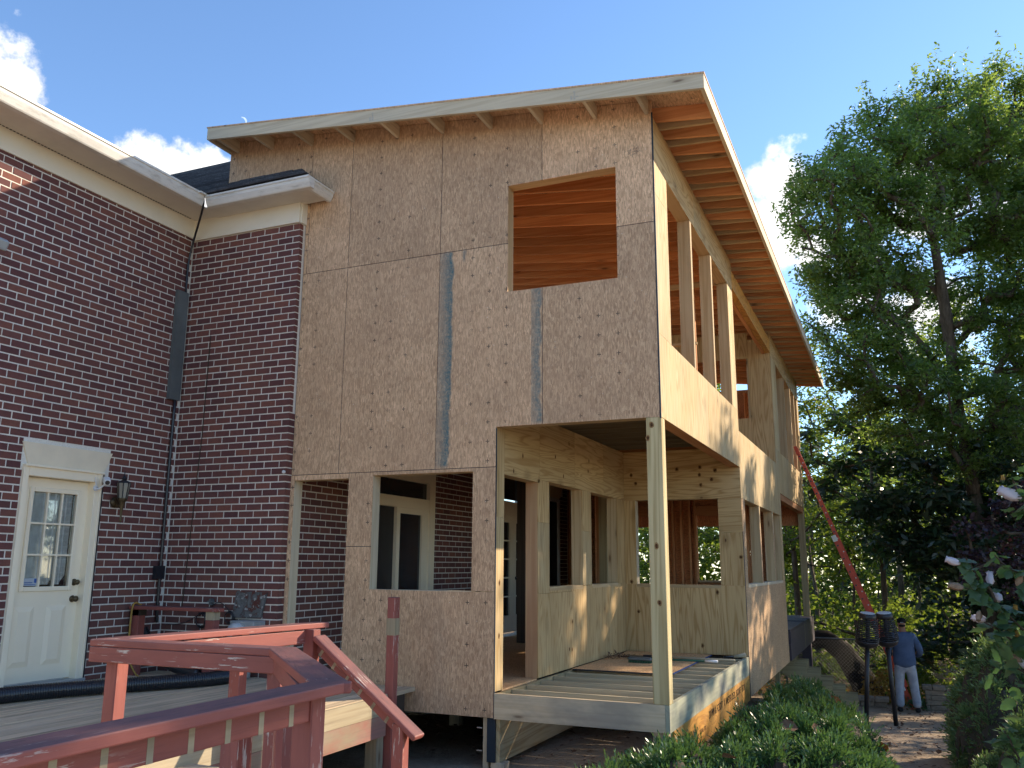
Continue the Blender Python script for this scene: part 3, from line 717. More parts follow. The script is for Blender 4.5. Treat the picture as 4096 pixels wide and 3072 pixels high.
for (a, b) in ((Y0 + .07, Y0 + .30), (Y0 + .44, Y0 + .67)):
    mb = MB(); c, d = -2.0, -1.42
    for (p0, p1) in (((a, c), (b, c)), ((b, c), (b, d)), ((b, d), (a, d)), ((a, d), (a, c))):
        q0 = (min(p0[0], p1[0]) - .008, min(p0[1], p1[1]) - .008); q1 = (max(p0[0], p1[0]) + .008, max(p0[1], p1[1]) + .008)
        mb.box((dx - .002, q0[0], q0[1]), (dx + .009, q1[0], q1[1]))
    mb2 = MB(); i = .05
    A = [(dx + .0008, a, c), (dx + .0008, b, c), (dx + .0008, b, d), (dx + .0008, a, d)]; B = [(dx + .016, a + i, c + i), (dx + .016, b - i, c + i), (dx + .016, b - i, d - i), (dx + .016, a + i, d - i)]
    mb2.face(B, [(0, 0)] * 4)
    for k in range(4): mb2.face([A[k], A[(k + 1) % 4], B[(k + 1) % 4], B[k]], [(0, 0)] * 4)
    mb2.build('raised_panel', 'door', door)
# curtain just behind the glass is seen through it: drape modelled in front layer depth
def drape(y0, y1, z0, z1, x, n=60):
    V = []; F = []
    for i in range(n + 1):
        t = i / n; y = y0 + (y1 - y0) * t; dxx = 0.006 * math.sin(t * 47) + 0.005 * math.sin(t * 23 + 1)
        lo = z0 + (0.10 * max(0, (t - .86) / .14) + 0.05 * max(0, 1 - abs(t - .33) / .05) + .05 * max(0, 1 - abs(t - .66) / .05))
        V += [(x + dxx, y, lo), (x + dxx, y, z1)]
    for i in range(n): F.append((2 * i, 2 * i + 2, 2 * i + 3, 2 * i + 1))
    me = bpy.data.meshes.new('curtain'); me.from_pydata(V, [], F); me.materials.append(MT['curtain']); me.polygons.foreach_set('use_smooth', [True] * len(F)); return me
link('curtain', drape(gy0 + .02, gy1 - .03, gz0 + .03, gz1 - .014, dx - .030), door)
# real clear panes: replace the opaque glass with a thin dielectric
gm = NT('clear_glass'); gm.color((0.9, 0.95, 0.95), 0.03, 0.5); _t = gm.n('ShaderNodeBsdfTransparent'); _t.inputs[0].default_value = (.92, .94, .94, 1)
_m = gm.n('ShaderNodeMixShader'); _g = gm.n('ShaderNodeBsdfGlossy'); _g.inputs['Roughness'].default_value = 0.03; _f = gm.n('ShaderNodeFresnel'); _f.inputs[0].default_value = 1.5
gm.l(_f.outputs[0], _m.inputs[0]); gm.l(_t.outputs[0], _m.inputs[1]); gm.l(_g.outputs[0], _m.inputs[2]); gm.l(_m.outputs[0], gm.out.inputs['Surface'])
MT['clear'] = gm.m
for c in door.children:
    if c.name.startswith('pane'): c.data.materials[0] = MT['clear']
bx('room_behind', (HX - .28, DY0 + .02, -2.15), (HX - .20, DY1 - .02, -0.1), 'hollow', house)  # dark slab standing in for the unlit room behind the panes
for (zz, r) in ((-1.36, .030), (-1.19, .026)):
    MB().lathe([(.034, 0), (.036, .008), (.014, .014), (.014, .034), (r, .042), (r * 1.05, .060), (r * .5, .075)], (dx, Y1 - .065, zz), 14, Matrix.Rotation(rad(90), 4, 'Y')).build('door_knob', 'brass', door, True)
bx('sticker', (dx - .0155, gy0 + .03, gz0 + .02), (dx - .0145, gy0 + .20, gz0 + .095), 'stickerw', door)
st_ = MB().box((dx - .0143, gy0 + .145, gz0 + .05), (dx - .0138, gy0 + .195, gz0 + .09)).box((dx - .0143, gy0 + .04, gz0 + .048), (dx - .0138, gy0 + .13, gz0 + .056)).box((dx - .0143, gy0 + .04, gz0 + .03), (dx - .0138, gy0 + .16, gz0 + .036))
st_.build('sticker_print', 'sticker', door)
# doors and windows on the side wall, inside the addition
for (a, b, z) in ((1.45, 3.42, .345), (5.75, 7.05, .72), (8.02, 8.78, .33)): bx('room_behind', (SX - 1.2, a - .2, -2.2), (SX - 1.15, b + .2, z), 'hollow', house)  # dark slabs standing in for the unlit rooms behind these openings
def framed(y0, y1, z0, z1, name, mat='door', fw=.07):
    mb = MB(); x0, x1 = SX - .10, SX + .02
    mb.box((x0, y0, z0), (x1, y0 + fw, z1)).box((x0, y1 - fw, z0), (x1, y1, z1)).box((x0, y0 + fw, z1 - fw), (x1, y1 - fw, z1), 1)
    return mb.build(name, mat, house)
sd = framed(1.45, 3.42, -2.2, 0.345, 'sliding_door', fw=.17)
MB().box((SX - .09, 1.62, -.21), (SX + .015, 3.25, -.06), 1).build('transom_bar', 'door', sd)
bx('pane', (SX - .05, 1.62, -.06), (SX - .04, 3.25, .175), 'glass', sd)
bx('fixed_panel', (SX - .07, 1.62, -2.2), (SX - .05, 2.36, -.21), 'blackmetal', sd)
mb = MB().box((SX - .05, 2.36, -2.2), (SX + .0, 2.45, -.21)).box((SX - .05, 3.07, -2.2), (SX, 3.25, -.21)).box((SX - .05, 2.45, -.29), (SX, 3.07, -.21), 1).box((SX - .05, 2.45, -2.2), (SX, 3.07, -2.05), 1)
mb.build('sash', 'door', sd); bx('pane', (SX - .04, 2.45, -2.05), (SX - .03, 3.07, -.29), 'glass', sd)
fd = framed(5.75, 7.05, -2.15, -0.09, 'french_door', fw=.05)
for (a, b) in ((5.80, 6.40), (6.41, 7.0)):
    mb = MB().box((SX - .05, a, -2.13), (SX, a + .13, -.14)).box((SX - .05, b - .13, -2.13), (SX, b, -.14)).box((SX - .05, a + .13, -2.13), (SX, b - .13, -1.85), 1).box((SX - .05, a + .13, -.25), (SX, b - .13, -.14), 1)
    for k in range(1, 5): mb.box((SX - .04, a + .13, -1.85 + k * .32 - .012), (SX - .005, b - .13, -1.85 + k * .32 + .012), 1)
    leaf = mb.build('door_leaf', 'door', fd); bx('pane', (SX - .035, a + .13, -1.85), (SX - .03, b - .13, -.25), 'glass', leaf)
MB().lathe([(.03, 0), (.03, .01), (.012, .02), (.02, .05), (.02, .06)], (SX, 6.52, -1.22), 10, Matrix.Rotation(rad(90), 4, 'Y')).build('door_knob', 'blackmetal', fd)
bx('door_head', (SX - .06, 5.75, -.09), (SX + .015, 7.05, .12), 'door', house, 1)
wn_ = framed(5.75, 6.75, .12, .72, 'window', 'white', .05); bx('pane', (SX - .05, 5.80, .16), (SX - .04, 6.70, .67), 'glass', wn_)
bd = framed(8.02, 8.78, -2.2, .33, 'blue_door', 'white', .06); bx('door_leaf', (SX - .06, 8.08, -2.2), (SX - .03, 8.72, .27), MT['bluegrey'], bd)
mb = MB(); mb.prism([(8.02, .36), (8.80, .36), (8.95, .64), (7.88, .64)], 0, SX - .06, SX + .02); mb.build('lintel', 'stone_trim', house)

# ================================================================== ADDITION
add = thing('house_addition', 'two-storey timber addition sheathed in strand board and plywood under a sloping roof', 'house extension', (-2, 3, -2.2))
G = 0.0035
def zroof(x): return 3.733 - 0.1145 * x       # underside of roof sheathing
# front strand board sheets (face at y = 0)
def osb(x0, x1, z0, z1, holes=(), slope=False, e=(1, 1)):
    x0 += G * e[0]; x1 -= G * e[1]; z0 += G; z1 -= G
    mb = MB()
    if slope: mb.prism([(x0, z0), (x1, z0), (x1, zroof(x1) - .004), (x0, zroof(x0) - .004)], 1, 0, .012)
    else:
        hs = [h for h in holes]
        if not hs: mb.box((x0, 0, z0), (x1, .012, z1))
        else:
            (hx0, hx1, hz0, hz1) = hs[0]; hx0 = max(hx0, x0); hx1 = min(hx1, x1); hz0 = max(hz0, z0); hz1 = min(hz1, z1)
            if hx0 > x0: mb.box((x0, 0, z0), (hx0, .012, z1))
            if hx1 < x1: mb.box((hx1, 0, z0), (x1, .012, z1))
            if hz0 > z0: mb.box((hx0, 0, z0), (hx1, .012, hz0))
            if hz1 < z1: mb.box((hx0, 0, hz1), (hx1, .012, z1))
    # uv = world x,z on all faces
    mb.u = [(mb.v[i][0], mb.v[i][2]) for f in mb.f for i in f]
    return mb.build('strand_board', 'osb', add)
W1 = (-1.618, -0.402, 1.861, 3.07)
S = 2.407
def osb_slope_hole(x0, x1, z0, hole):
    x0 += G; x1 -= G; z0 += G; hx0, hx1, hz0, hz1 = hole; hx0 = max(hx0, x0); hx1 = min(hx1, x1)
    mb = MB(); t = lambda x: zroof(x) - .004
    if hx0 > x0 + .001: mb.prism([(x0, z0), (hx0, z0), (hx0, t(hx0)), (x0, t(x0))], 1, 0, .012)
    if hx1 < x1 - .001: mb.prism([(hx1, z0), (x1, z0), (x1, t(x1)), (hx1, t(hx1))], 1, 0, .012)
    mb.prism([(hx0, hz1), (hx1, hz1), (hx1, t(hx1)), (hx0, t(hx0))], 1, 0, .012)
    mb.u = [(mb.v[i][0], mb.v[i][2]) for f in mb.f for i in f]; return mb.build('strand_board', 'osb', add)
osb(-5.555, -4.25, 3.30, 0, slope=True); osb(-4.25, -3.66, S, 0, slope=True); osb(-4.298, -4.25, S, 3.31)
osb(-3.66, -2.44, S, 0, slope=True)
osb_slope_hole(-2.44, -1.22, S, W1); osb_slope_hole(-1.22, 0, S, W1)
osb(-4.298, -3.66, 0, S); osb(-3.66, -2.44, 0, S)
# sheet -2.44..-1.22 lower: hangs to z=0 left of the porch, to .414 over it, window bite top right
mb = MB().box((-2.44 + G, 0, G), (-1.732, .012, S - G)).box((-1.732, 0, .414), (-1.618, .012, S - G)).box((-1.618, 0, .414), (-1.22 - G, .012, W1[2]))
mb.u = [(mb.v[i][0], mb.v[i][2]) for f in mb.f for i in f]; mb.build('strand_board', 'osb', add)
mb = MB().box((-1.22 + G, 0, .414), (W1[1], .012, W1[2])).box((W1[1], 0, .414), (-G * 2, .012, S - G))
mb.u = [(mb.v[i][0], mb.v[i][2]) for f in mb.f for i in f]; mb.build('strand_board', 'osb', add)
osb(-4.33, -4.25, -2.2, 0); osb(-4.25, -3.519, -.063, 0); osb(-3.519, -3.203, -.80, 0); osb(-3.519, -2.92, -2.442, -.80, holes=[(-3.203, -2.9, -1.248, 0)])
osb(-3.203, -1.993, -.04, 0, e=(0, 0)); osb(-1.993, -1.732, -1.248, 0, e=(0, 0)); osb(-2.92, -1.732, -2.442, -1.248, e=(1, 0))
# dark sealed sheet edges showing in the joints
for (x, za, zb_) in ((-4.25, S, 4.0), (-3.66, .0, 4.1), (-2.44, .0, 3.98), (-1.22, W1[3], 3.84), (-1.22, .418, W1[2])): bx('joint', (x - .0028, .004, za), (x + .0028, .0118, zb_), 'bluegrey', add)
for (xa_, xb_, z) in ((-4.29, -2.44, S), (-2.44, W1[0], S), (W1[1], -.01, S), (-4.29, -1.735, 0), (-3.519, -3.203, -.80)): bx('joint', (xa_, .0042, z - .0028), (xb_, .0116, z + .0028), 'bluegrey', add, 0)
bx('joint', (-2.9225, .004, -2.44), (-2.9175, .0118, -1.25), 'bluegrey', add)
# dark sealed edges at the corners
bx('edge_seal', (-0.012, -.0025, .40), (.0025, .013, 3.60), 'bluegrey', add)
bx('edge_seal', (-1.7335, -.0025, -2.442), (-1.7275, .016, .40), 'bluegrey', add)
# front framing
def stud(x0, x1, z0, z1, mat='lumber', y0=.0125, y1=.152): return bx('stud', (x0, y0, z0), (x1, y1, z1), mat, add)
for x in np.arange(-5.4, -0.1, 0.4064):
    if not (-1.62 < x < -.36): 
        if x > -4.2: stud(x, x + .038, .98, zroof(x + .038) - .006)
        else: stud(x, x + .038, 3.5, zroof(x + .038) - .006)
    else: stud(x, x + .038, .98, W1[2] - .04)
stud(-1.658, -1.618, .98, 3.5); stud(-.402, -.362, .98, 3.4)
bx('header', (-1.6175, .013, W1[3]), (-.4025, .152, W1[3] + .24), 'lumber', add, 0); bx('sill', (-1.6175, .013, W1[2] - .04), (-.4025, .152, W1[2] - .001), 'lumber', add, 0)
bx('corner_post', (-.15, .013, .98), (-.013, .152, 3.55), 'lumber', add)
bx('rim_beam', (-4.29, .0125, .70), (-.02, .05, .975), 'lumber', add, 0)
bx('header', (-1.72, .0125, .414), (-.15, .152, .697), 'lumber', add, 0)
stud(-4.292, -4.25, -2.2, -.063, 'fascia'); stud(-3.519, -3.479, -2.2, -.063); stud(-3.245, -3.203, -2.2, -.04, 'fascia'); stud(-1.993, -1.953, -2.2, -.04); stud(-1.9, -1.745, -2.2, .69)
bx('header', (-4.29, .013, -.062), (-3.48, .152, .2), 'lumber', add, 0); bx('header', (-3.24, .013, -.039), (-1.95, .152, .2), 'lumber', add, 0); bx('sill', (-3.2, .002, -1.29), (-1.995, .152, -1.2475), 'fascia', add, 0)
for x in (-3.1, -2.7, -2.3): stud(x, x + .038, -2.2, -1.29)
for x in (-3.9, -3.4, -2.9, -2.5, -2.1): stud(x, x + .038, .2, .69)

# floors
bx('subfloor', (-4.29, .16, -2.218), (-1.89, 9.5, -2.2), 'osb_floor', add, 0); bx('subfloor', (-1.889, .22, -2.2175), (-1.745, 1.16, -2.2005), 'osb_floor', add, 1)
bx('subfloor', (-1.88, 4.81, -2.219), (-.02, 9.5, -2.201), 'osb_floor', add, 0)
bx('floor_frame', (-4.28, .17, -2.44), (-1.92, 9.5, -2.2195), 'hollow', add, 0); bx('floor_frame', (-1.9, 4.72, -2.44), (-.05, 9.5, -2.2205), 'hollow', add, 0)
bx('subfloor', (-4.28, .053, .976), (-.03, 4.66, .994), 'osb_floor', add, 0); bx('subfloor', (-4.28, 9.2, .976), (-.03, 14.5, .994), 'osb_floor', add, 0); bx('subfloor', (-4.28, 4.66, .9), (-.03, 9.2, .918), 'osb_floor', add, 0)
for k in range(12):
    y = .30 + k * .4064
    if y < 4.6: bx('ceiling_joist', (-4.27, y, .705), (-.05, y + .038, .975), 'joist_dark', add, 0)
for k in range(24):
    y = 4.9 + k * .4064
    if y < 9.1: bx('ceiling_joist', (-4.27, y, .64), (-.05, y + .038, .899), 'rafter', add, 0)
    elif y < 14.4: bx('ceiling_joist', (-4.27, y, .705), (-.05, y + .038, .975), 'rafter', add, 0)

# porch: side wall x = -1.732 (faces +x), back wall y = 4.665 (faces -y)
PX, PY = -1.732, 4.665
def plyx(y0, y1, z0, z1, x=PX, mat='ply', th=.012, g=2):
    return bx('plywood_sheet', (x - th, y0 + .0015, z0 + .0015), (x, y1 - .0015, z1 - .0015), mat, add, g)
def plyy(x0, x1, z0, z1, y=PY, mat='ply', th=.012, g=2):
    return bx('plywood_sheet', (x0 + .0015, y, z0 + .0015), (x1 - .0015, y + th, z1 - .0015), mat, add, g)
D1 = (.215, 1.166); A1 = (1.525, 2.715); A2 = (3.085, 4.28); WZ = (-1.235, -.022)
plyx(.014, D1[0], -.506, .70); plyx(.014, D1[0], -2.2, -.506, mat='ply_pale')
plyx(D1[0], 1.22, -.058, .70, g=1); plyx(1.22, 2.44, WZ[1], .70, g=1); plyx(2.44, 3.66, WZ[1], .70, g=1); plyx(3.66, PY, WZ[1], .70, g=1)
plyx(D1[1], A1[0], -.506, WZ[1] if False else -.022); plyx(D1[1], A1[0], -1.30, -.506, mat='ply_pale'); plyx(A1[1], A2[0], -.55, WZ[1]); plyx(A1[1], A2[0], WZ[0], -.55, mat='ply_pale'); plyx(A2[1], PY, WZ[0], WZ[1])
plyx(D1[1], 2.44, -2.2, -1.30); plyx(2.44, 3.9, -2.2, -1.30 + .062, mat='ply'); plyx(3.9, PY, -2.2, WZ[0], mat='ply'); plyx(A1[0], 2.44, -1.30, WZ[0])
def studp(y0, y1, z0, z1, mat='lumber'): return bx('stud', (PX - .152, y0, z0), (PX - .0125, y1, z1), mat, add)
studp(.16, D1[0], -2.2, .69); studp(D1[1], D1[1] + .045, -2.2, .69, 'pinkstud'); studp(1.48, A1[0], -2.2, .69); studp(A1[1], A1[1] + .04, -2.2, .69); studp(A2[0] - .04, A2[0], -2.2, .69); studp(A2[1], A2[1] + .04, -2.2, .69); studp(PY - .06, PY + .1, -2.2, .69)
for (a, b) in ((D1[0], D1[1]), (A1[0], A1[1]), (A2[0], A2[1])): bx('header', (PX - .152, a + .001, -.020 if a > .3 else -.056), (PX - .013, b - .001, .25), 'lumber', add, 1)
for (a, b) in (A1, A2): bx('sill', (PX - .152, a + .001, WZ[0] - .04), (PX + .003, b - .001, WZ[0] + .004), 'lumber', add, 1)
for y in (1.9, 2.3, 3.3, 3.7): studp(y, y + .038, -2.2, WZ[0] - .045)
BW = (-1.56, -.335, -1.253, -.03)
plyy(PX, -.0, BW[3], .70, g=0); plyy(PX, BW[0], -1.253, BW[3], g=2); plyy(BW[1], -.0, -.515, BW[3], g=0); plyy(BW[1], -.0, -1.253, -.515); plyy(PX, -.95, -2.2, -1.253); plyy(-.95, -.0, -2.2, -1.253)
def studb(x0, x1, z0, z1, mat='lumber', y=PY): return bx('stud', (x0, y + .0125, z0), (x1, y + .152, z1), mat, add)
studb(BW[0] - .04, BW[0], -2.2, .69, 'fascia'); studb(BW[1], BW[1] + .04, -2.2, .69); studb(-.16, -.02, -2.2, .69); bx('header', (BW[0], PY + .013, BW[3]), (BW[1], PY + .152, .25), 'lumber', add, 0); bx('sill', (BW[0] + .001, PY - .002, BW[2] - .04), (BW[1] - .001, PY + .152, BW[2] + .003), 'lumber', add, 0)
for x in (-1.2, -.8, -.5): studb(x, x + .038, -2.2, BW[2] - .045)
# porch deck frame
bx('rim_joist', (PX, .0, -2.447), (-.042, .04, -2.21), 'rim', add, 0); bx('rim_joist', (PX, .041, -2.447), (-.042, .079, -2.214), 'treated', add, 0)
bx('rim_joist', (-.04, .0, -2.447), (-.0, 1.10, -2.21), 'rim_green', add, 1); bx('rim_joist', (-.04, 1.104, -2.447), (-.001, 4.66, -2.21), 'rim_green', add, 1)
bx('ledger', (PX, .08, -2.447), (PX + .038, 4.66, -2.214), 'treated', add, 1)
y = .35
while y < 4.6:
    bx('floor_joist', (PX + .039, y, -2.447), (-.041, y + .038, -2.2135), 'joist', add, 0); y += .395
bx('laminated_beam', (-.046, .16, -2.775), (-.002, 4.66, -2.4485), 'lvl', add, 1); bx('laminated_beam', (PX + .0, .06, -2.85), (PX + .044, 4.66, -2.4485), 'ply_pale', add, 1); bx('edge_seal', (PX - .085, .035, -2.85), (PX + .001, .06, -2.4475), 'bluegrey', add)
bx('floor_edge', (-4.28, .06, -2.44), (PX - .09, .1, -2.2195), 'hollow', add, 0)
def post(x, y, z0, z1, mat='treated_post', w=.14, name='post'): return bevel(bx(name, (x - w / 2, y - w / 2, z0), (x + w / 2, y + w / 2, z1), mat, add), .005)
post(-.075, .075, -2.209, .413, w=.15); post(-.10, .12, gz(0, 0) - .2, -2.448, 'rim'); post(PX + .02, .12, gz(0, 0) - .3, -2.851, 'rim'); post(PX - .115, .1, gz(0, 0) - .3, -2.45, 'rim', .06)
bx('bolt', (PX - .2, .05, -2.55), (PX - .147, .06, -2.54), 'alu', add, 0); bx('bolt', (PX - .2, .05, -2.76), (PX - .147, .06, -2.75), 'alu', add, 0)
post(-.1, 4.5, gz(0, 4.5) - .2, -2.776, 'rim'); post(-1.7, 4.5, gz(0, 4.5) - .2, -2.851, 'rim'); post(-3.4, 2.5, gz(0, 2) - .2, -2.44, 'rim')
bx('beam', (-.14, .0, .398 - .0), (-.0125, .0, .398), 'lumber', add, 1) if False else None
bx('beam', (-.15, .153, .416), (-.0125, PY - .01, .697), 'rafter', add, 1)
# right wall x = 0
def ply0(y0, y1, z0, z1, mat='ply_pale', g=2): return bx('plywood_sheet', (-.012, y0 + .0015, z0 + .0015), (0, y1 - .0015, z1 - .0015), mat, add, g)
ZS, ZH = 1.252, 3.075
ZP = 3.556
ply0(.013, 1.22, .414, ZS); ply0(1.22, 2.44, .414, ZS); ply0(2.44, 3.66, .414, ZS); ply0(3.66, 4.74, .414, ZS)
ply0(.013, .55, ZS, 2.72); ply0(.013, .55, 2.72, ZH, 'ply'); ply0(.013, 2.0, ZH, ZP, 'ply', 1); ply0(2.0, 2.45, ZH, ZP, 'ply_pale', 1); ply0(2.45, 4.74, ZH, ZP, 'ply', 1)
ply0(4.29, 4.74, ZS, ZH)
ply0(4.74, 6.9, -.03, .955); ply0(6.9, 9.2, -.03, .955); ply0(PY, 4.74, -.03, .414)
ply0(9.2, 9.57, -.03, ZS); ply0(9.2, 9.98, ZS, ZH); ply0(9.2, 12.0, ZH, ZP, 'ply', 1); ply0(12.0, 14.58, ZH, ZP, 'ply', 1); ply0(9.57, 12.0, .414, ZS); ply0(12.0, 14.58, .414, ZS); ply0(14.2, 14.58, ZS, ZH)
ply0(9.57, 9.98, ZS - .3, ZS) if False else None
def stud0(y0, y1, z0, z1, mat='lumber', x1=-.0005): return bx('stud', (-.152, y0, z0), (x1, y1, z1), mat, add)
for (a, b) in ((1.72, 1.80), (3.0, 3.08)): stud0(a, b, ZS, ZH - .002, 'lumber', -.0)
for (a, b) in ((.47, .55), (4.29, 4.37), (4.66, 4.735), (9.21, 9.29), (9.9, 9.98), (14.2, 14.28), (14.5, 14.575)): stud0(a, b, ZS if a < 9 else .99, ZP - .02, 'lumber', -.0125)
for (a, b) in ((11.36, 11.44), (12.63, 12.71), (13.5, 13.58)): stud0(a, b, ZS, ZH - .002, 'lumber', -.0)
bx('header', (-.152, .56, ZH), (-.0125, 4.28, ZH + .24), 'lumber', add, 1); bx('sill', (-.152, .56, ZS - .04), (-.0125, 4.28, ZS), 'lumber', add, 1); bx('header', (-.152, 9.99, ZH), (-.0125, 14.19, ZH + .24), 'lumber', add, 1); bx('sill', (-.152, 9.99, ZS - .04), (-.0125, 14.19, ZS), 'lumber', add, 1)
bx('top_plate', (-.152, .0125, 3.38), (-.0125, 4.65, 3.50), 'lumber', add, 1); bx('laminated_beam', (-.10, 4.742, 3.15), (-.003, 9.20, 3.42), 'lvl', add, 1); bx('laminated_beam', (-.16, 4.742, 3.14), (-.104, 9.20, 3.42), 'rafter', add, 1); bx('top_plate', (-.152, 9.29, 3.38), (-.0125, 14.57, 3.50), 'lumber', add, 1)
for y in (.95, 1.3, 2.2, 2.6, 3.4, 3.8): stud0(y, y + .038, .99, ZS - .041, 'lumber', -.0125)
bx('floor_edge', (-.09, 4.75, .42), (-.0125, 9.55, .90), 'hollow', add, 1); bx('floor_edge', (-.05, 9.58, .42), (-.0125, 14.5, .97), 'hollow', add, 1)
# balcony back wall
plyy(-.43, -.012, .92, 3.45, 9.2, 'ply'); plyy(-1.65, -.43, .92, 1.866, 9.2, 'ply'); plyy(-1.65, -.43, 3.07, 3.6, 9.2, 'ply'); plyy(-4.2, -1.65, .92, 3.7, 9.2, 'ply')
studb(-.47, -.43, 1.866, 3.07, 'lumber', 9.2); studb(-.16, -.02, .99, 3.5, 'lumber', 9.2)
# cross wall between front room and balcony: open studs
for k in range(10): bx('stud', (-.6 - k * .4064, 4.68, .998), (-.562 - k * .4064, 4.73, 3.2), 'rafter', add)
bx('top_plate', (-4.25, 4.68, 3.2), (-.16, 4.73, 3.28), 'lumber', add, 0); bx('brace', (-4.25, 4.68, 2.3), (-.55, 4.73, 2.34), 'lumber', add, 0)
for k in range(10): bx('stud', (-.5 - k * .4064, 14.42, .998), (-.462 - k * .4064, 14.56, 3.4), 'rafter', add)
bx('strand_board', (-4.25, 14.56, 2.2), (-.012, 14.575, 3.5), 'osb_red', add, 0); bx('brace', (-4.25, 14.42, 2.3), (-.2, 14.55, 2.36), 'lumber', add, 0)
# lower right wall
bx('strand_board', (-.012, 4.70, -2.74), (0, 9.57, -1.2465), 'osb_brown', add); bx('edge_seal', (-.013, 4.668, -2.77), (.0022, 4.70, -.5), 'bluegrey', add); bx('strand_board', (-.012, 4.70, -1.2455), (-.0003, 4.97, -.0315), 'osb_brown', add)
for (a, b) in ((6.45, 6.55), (8.12, 8.25)): stud0(a, b, -1.243, -.033, 'lumber', -.0); bx('strand_board', (-.0, a + .005, -1.243), (.0025, b - .005, -.4), 'osb_brown', add)
ply0(9.23, 9.57, -1.243, -.033); stud0(4.89, 4.97, -2.2, .38, 'lumber', -.0125); stud0(9.23, 9.31, -2.2, .38, 'lumber', -.0125)
bx('sill', (-.152, 4.975, -1.285), (.002, 9.225, -1.2425), 'fascia', add, 1); bx('header', (-.152, 4.975, -.03), (-.0125, 9.225, .2), 'lumber', add, 1)
for y in (5.3, 5.7, 6.1, 7.0, 7.5, 8.6): stud0(y, y + .038, -2.2, -1.286, 'lumber', -.0125)
# back rooms seen through the openings
bx('strand_board', (-4.25, 9.54, -2.2), (-2.9, 9.555, .68), 'osb_red', add); bx('strand_board', (-2.3, 9.54, -2.2), (-1.63, 9.555, .68), 'osb_red', add); bx('strand_board', (-2.9, 9.54, -2.2), (-2.3, 9.5545, -1.34), 'osb_red', add); bx('strand_board', (-1.63, 9.54, -2.2), (-.013, 9.5545, -1.26), 'osb_red', add); bx('strand_board', (-2.9, 9.54, 0), (-2.3, 9.5545, .68), 'osb_red', add); bx('strand_board', (-1.63, 9.54, 0), (-.013, 9.5545, .68), 'osb_red', add); bx('strand_board', (-.62, 9.54, -1.26), (-.013, 9.5545, 0), 'osb_red', add)
for x in (-4.1, -3.6, -3.2, -2.94, -2.3, -2.12, -1.95, -1.78, -1.67, -.66, -.3): bx('stud', (x, 9.40, -2.2), (x + .038, 9.538, .64), 'rafter', add)
bx('sill', (-1.625, 9.40, -1.30), (-.665, 9.54, -1.261), 'lumber', add, 0); bx('sill', (-2.9, 9.40, -1.38), (-2.305, 9.54, -1.341), 'lumber', add, 0); bx('header', (-1.625, 9.40, -.001), (-.665, 9.538, .18), 'rafter', add, 0); bx('header', (-2.9, 9.40, -.001), (-2.305, 9.538, .18), 'rafter', add, 0)
bx('strand_board', (-4.295, 9.27, -2.2), (-4.285, 14.5, 3.4), 'osb_red', add)
for y in (9.32, 9.38): bx('stud', (-4.29, y, -2.2), (-4.16, y + .038, .64), 'rafter', add)
for k in range(6): bx('stud', (-3.0 + .0, 7.2 + k * .4, -2.2), (-2.9, 7.238 + k * .4, .63), 'rafter', add)
bx('strand_board', (-3.015, 7.18, -2.2), (-3.001, 9.35, .63), 'osb_red', add)
post(-3.60, 5.18, -2.2, .63, 'darkwood', .15); post(-2.6, 6.4, -2.2, .63, 'treated', .14)
# lower far porch (beyond the enclosed room)
post(-.08, 14.5, -2.16, .41, 'treated', .15); bx('header', (-.15, 9.58, .29), (-.013, 14.57, .413), 'rafter', add, 1)
bx('strand_board', (-4.25, 14.565, .0), (-.012, 14.58, .97), 'osb_red', add, 0)
# roof: sheathing, rafters, lookouts, fascia
def zr(x): return 3.58 - 0.1145 * x
rs = MB(); rs.prism([(-5.585, zroof(-5.585) + .001), (.622, zroof(.622) + .001), (.622, zroof(.622) + .017), (-5.585, zroof(-5.585) + .017)], 1, -.425, 15.03, 0); rs.build('roof_sheathing', 'osb', add)
def raf(y, x0, x1, mat, name='rafter', slope=-0.1145, zoff=0.0, t=.038):
    mb = MB(); top = lambda x: zroof(x) - .001
    f = lambda x: (zr(x) if slope == -0.1145 else 3.565 + slope * x) + zoff
    mb.prism([(x0, f(x0)), (x1, f(x1)), (x1, top(x1)), (x0, top(x0))], 1, y, y + t, 0); return mb.build(name, mat, add)
y = .165
while y < 14.9:
    raf(y, -5.54, .575, 'rafter'); y += .4064
y = .32
while y < 14.8:
    raf(y, -.16, .573, 'lumber', 'rafter_tail', -0.055); y += .4064  # paler wood than the rafters, standing in for sunlit bounce at the eave
raf(14.96, -5.54, .575, 'rafter')
for k, x in enumerate((-5.43, -4.88, -4.27, -3.66, -3.04, -2.44, -1.83, -1.22, -.61, -.056)):
    mb = MB().box((x - .019, -.378, zr(x)), (x + .019, -.001, zroof(x + .02) - .002), 1); mb.build('lookout', 'fascia', add)
bx('lookout', (-5.57, -.378, zr(-5.5) - .0), (-5.545, .1, zroof(-5.545) - .004), 'fascia', add, 1)
for (a, b) in ((-5.575, -2.30), (-2.298, .615)):
    mb = MB(); mb.prism([(a, zr(a)), (b, zr(b)), (b, zr(b) + .155), (a, zr(a) + .155)], 1, -.418, -.38, 0); mb.build('fascia_board', 'fascia', add)
for (a, b) in ((-.3795, 4.2), (4.202, 9.6), (9.602, 15.02)): bx('fascia_board', (.577, a, zr(.6) - .002), (.615, b, zr(.6) + .152), 'fascia', add, 1)
bx('drip_edge', (-5.58, -.43, zroof(-5.3) + .02), (-4.6, -.40, zroof(-5.3) + .024), 'bluegrey', add, 0) if False else None
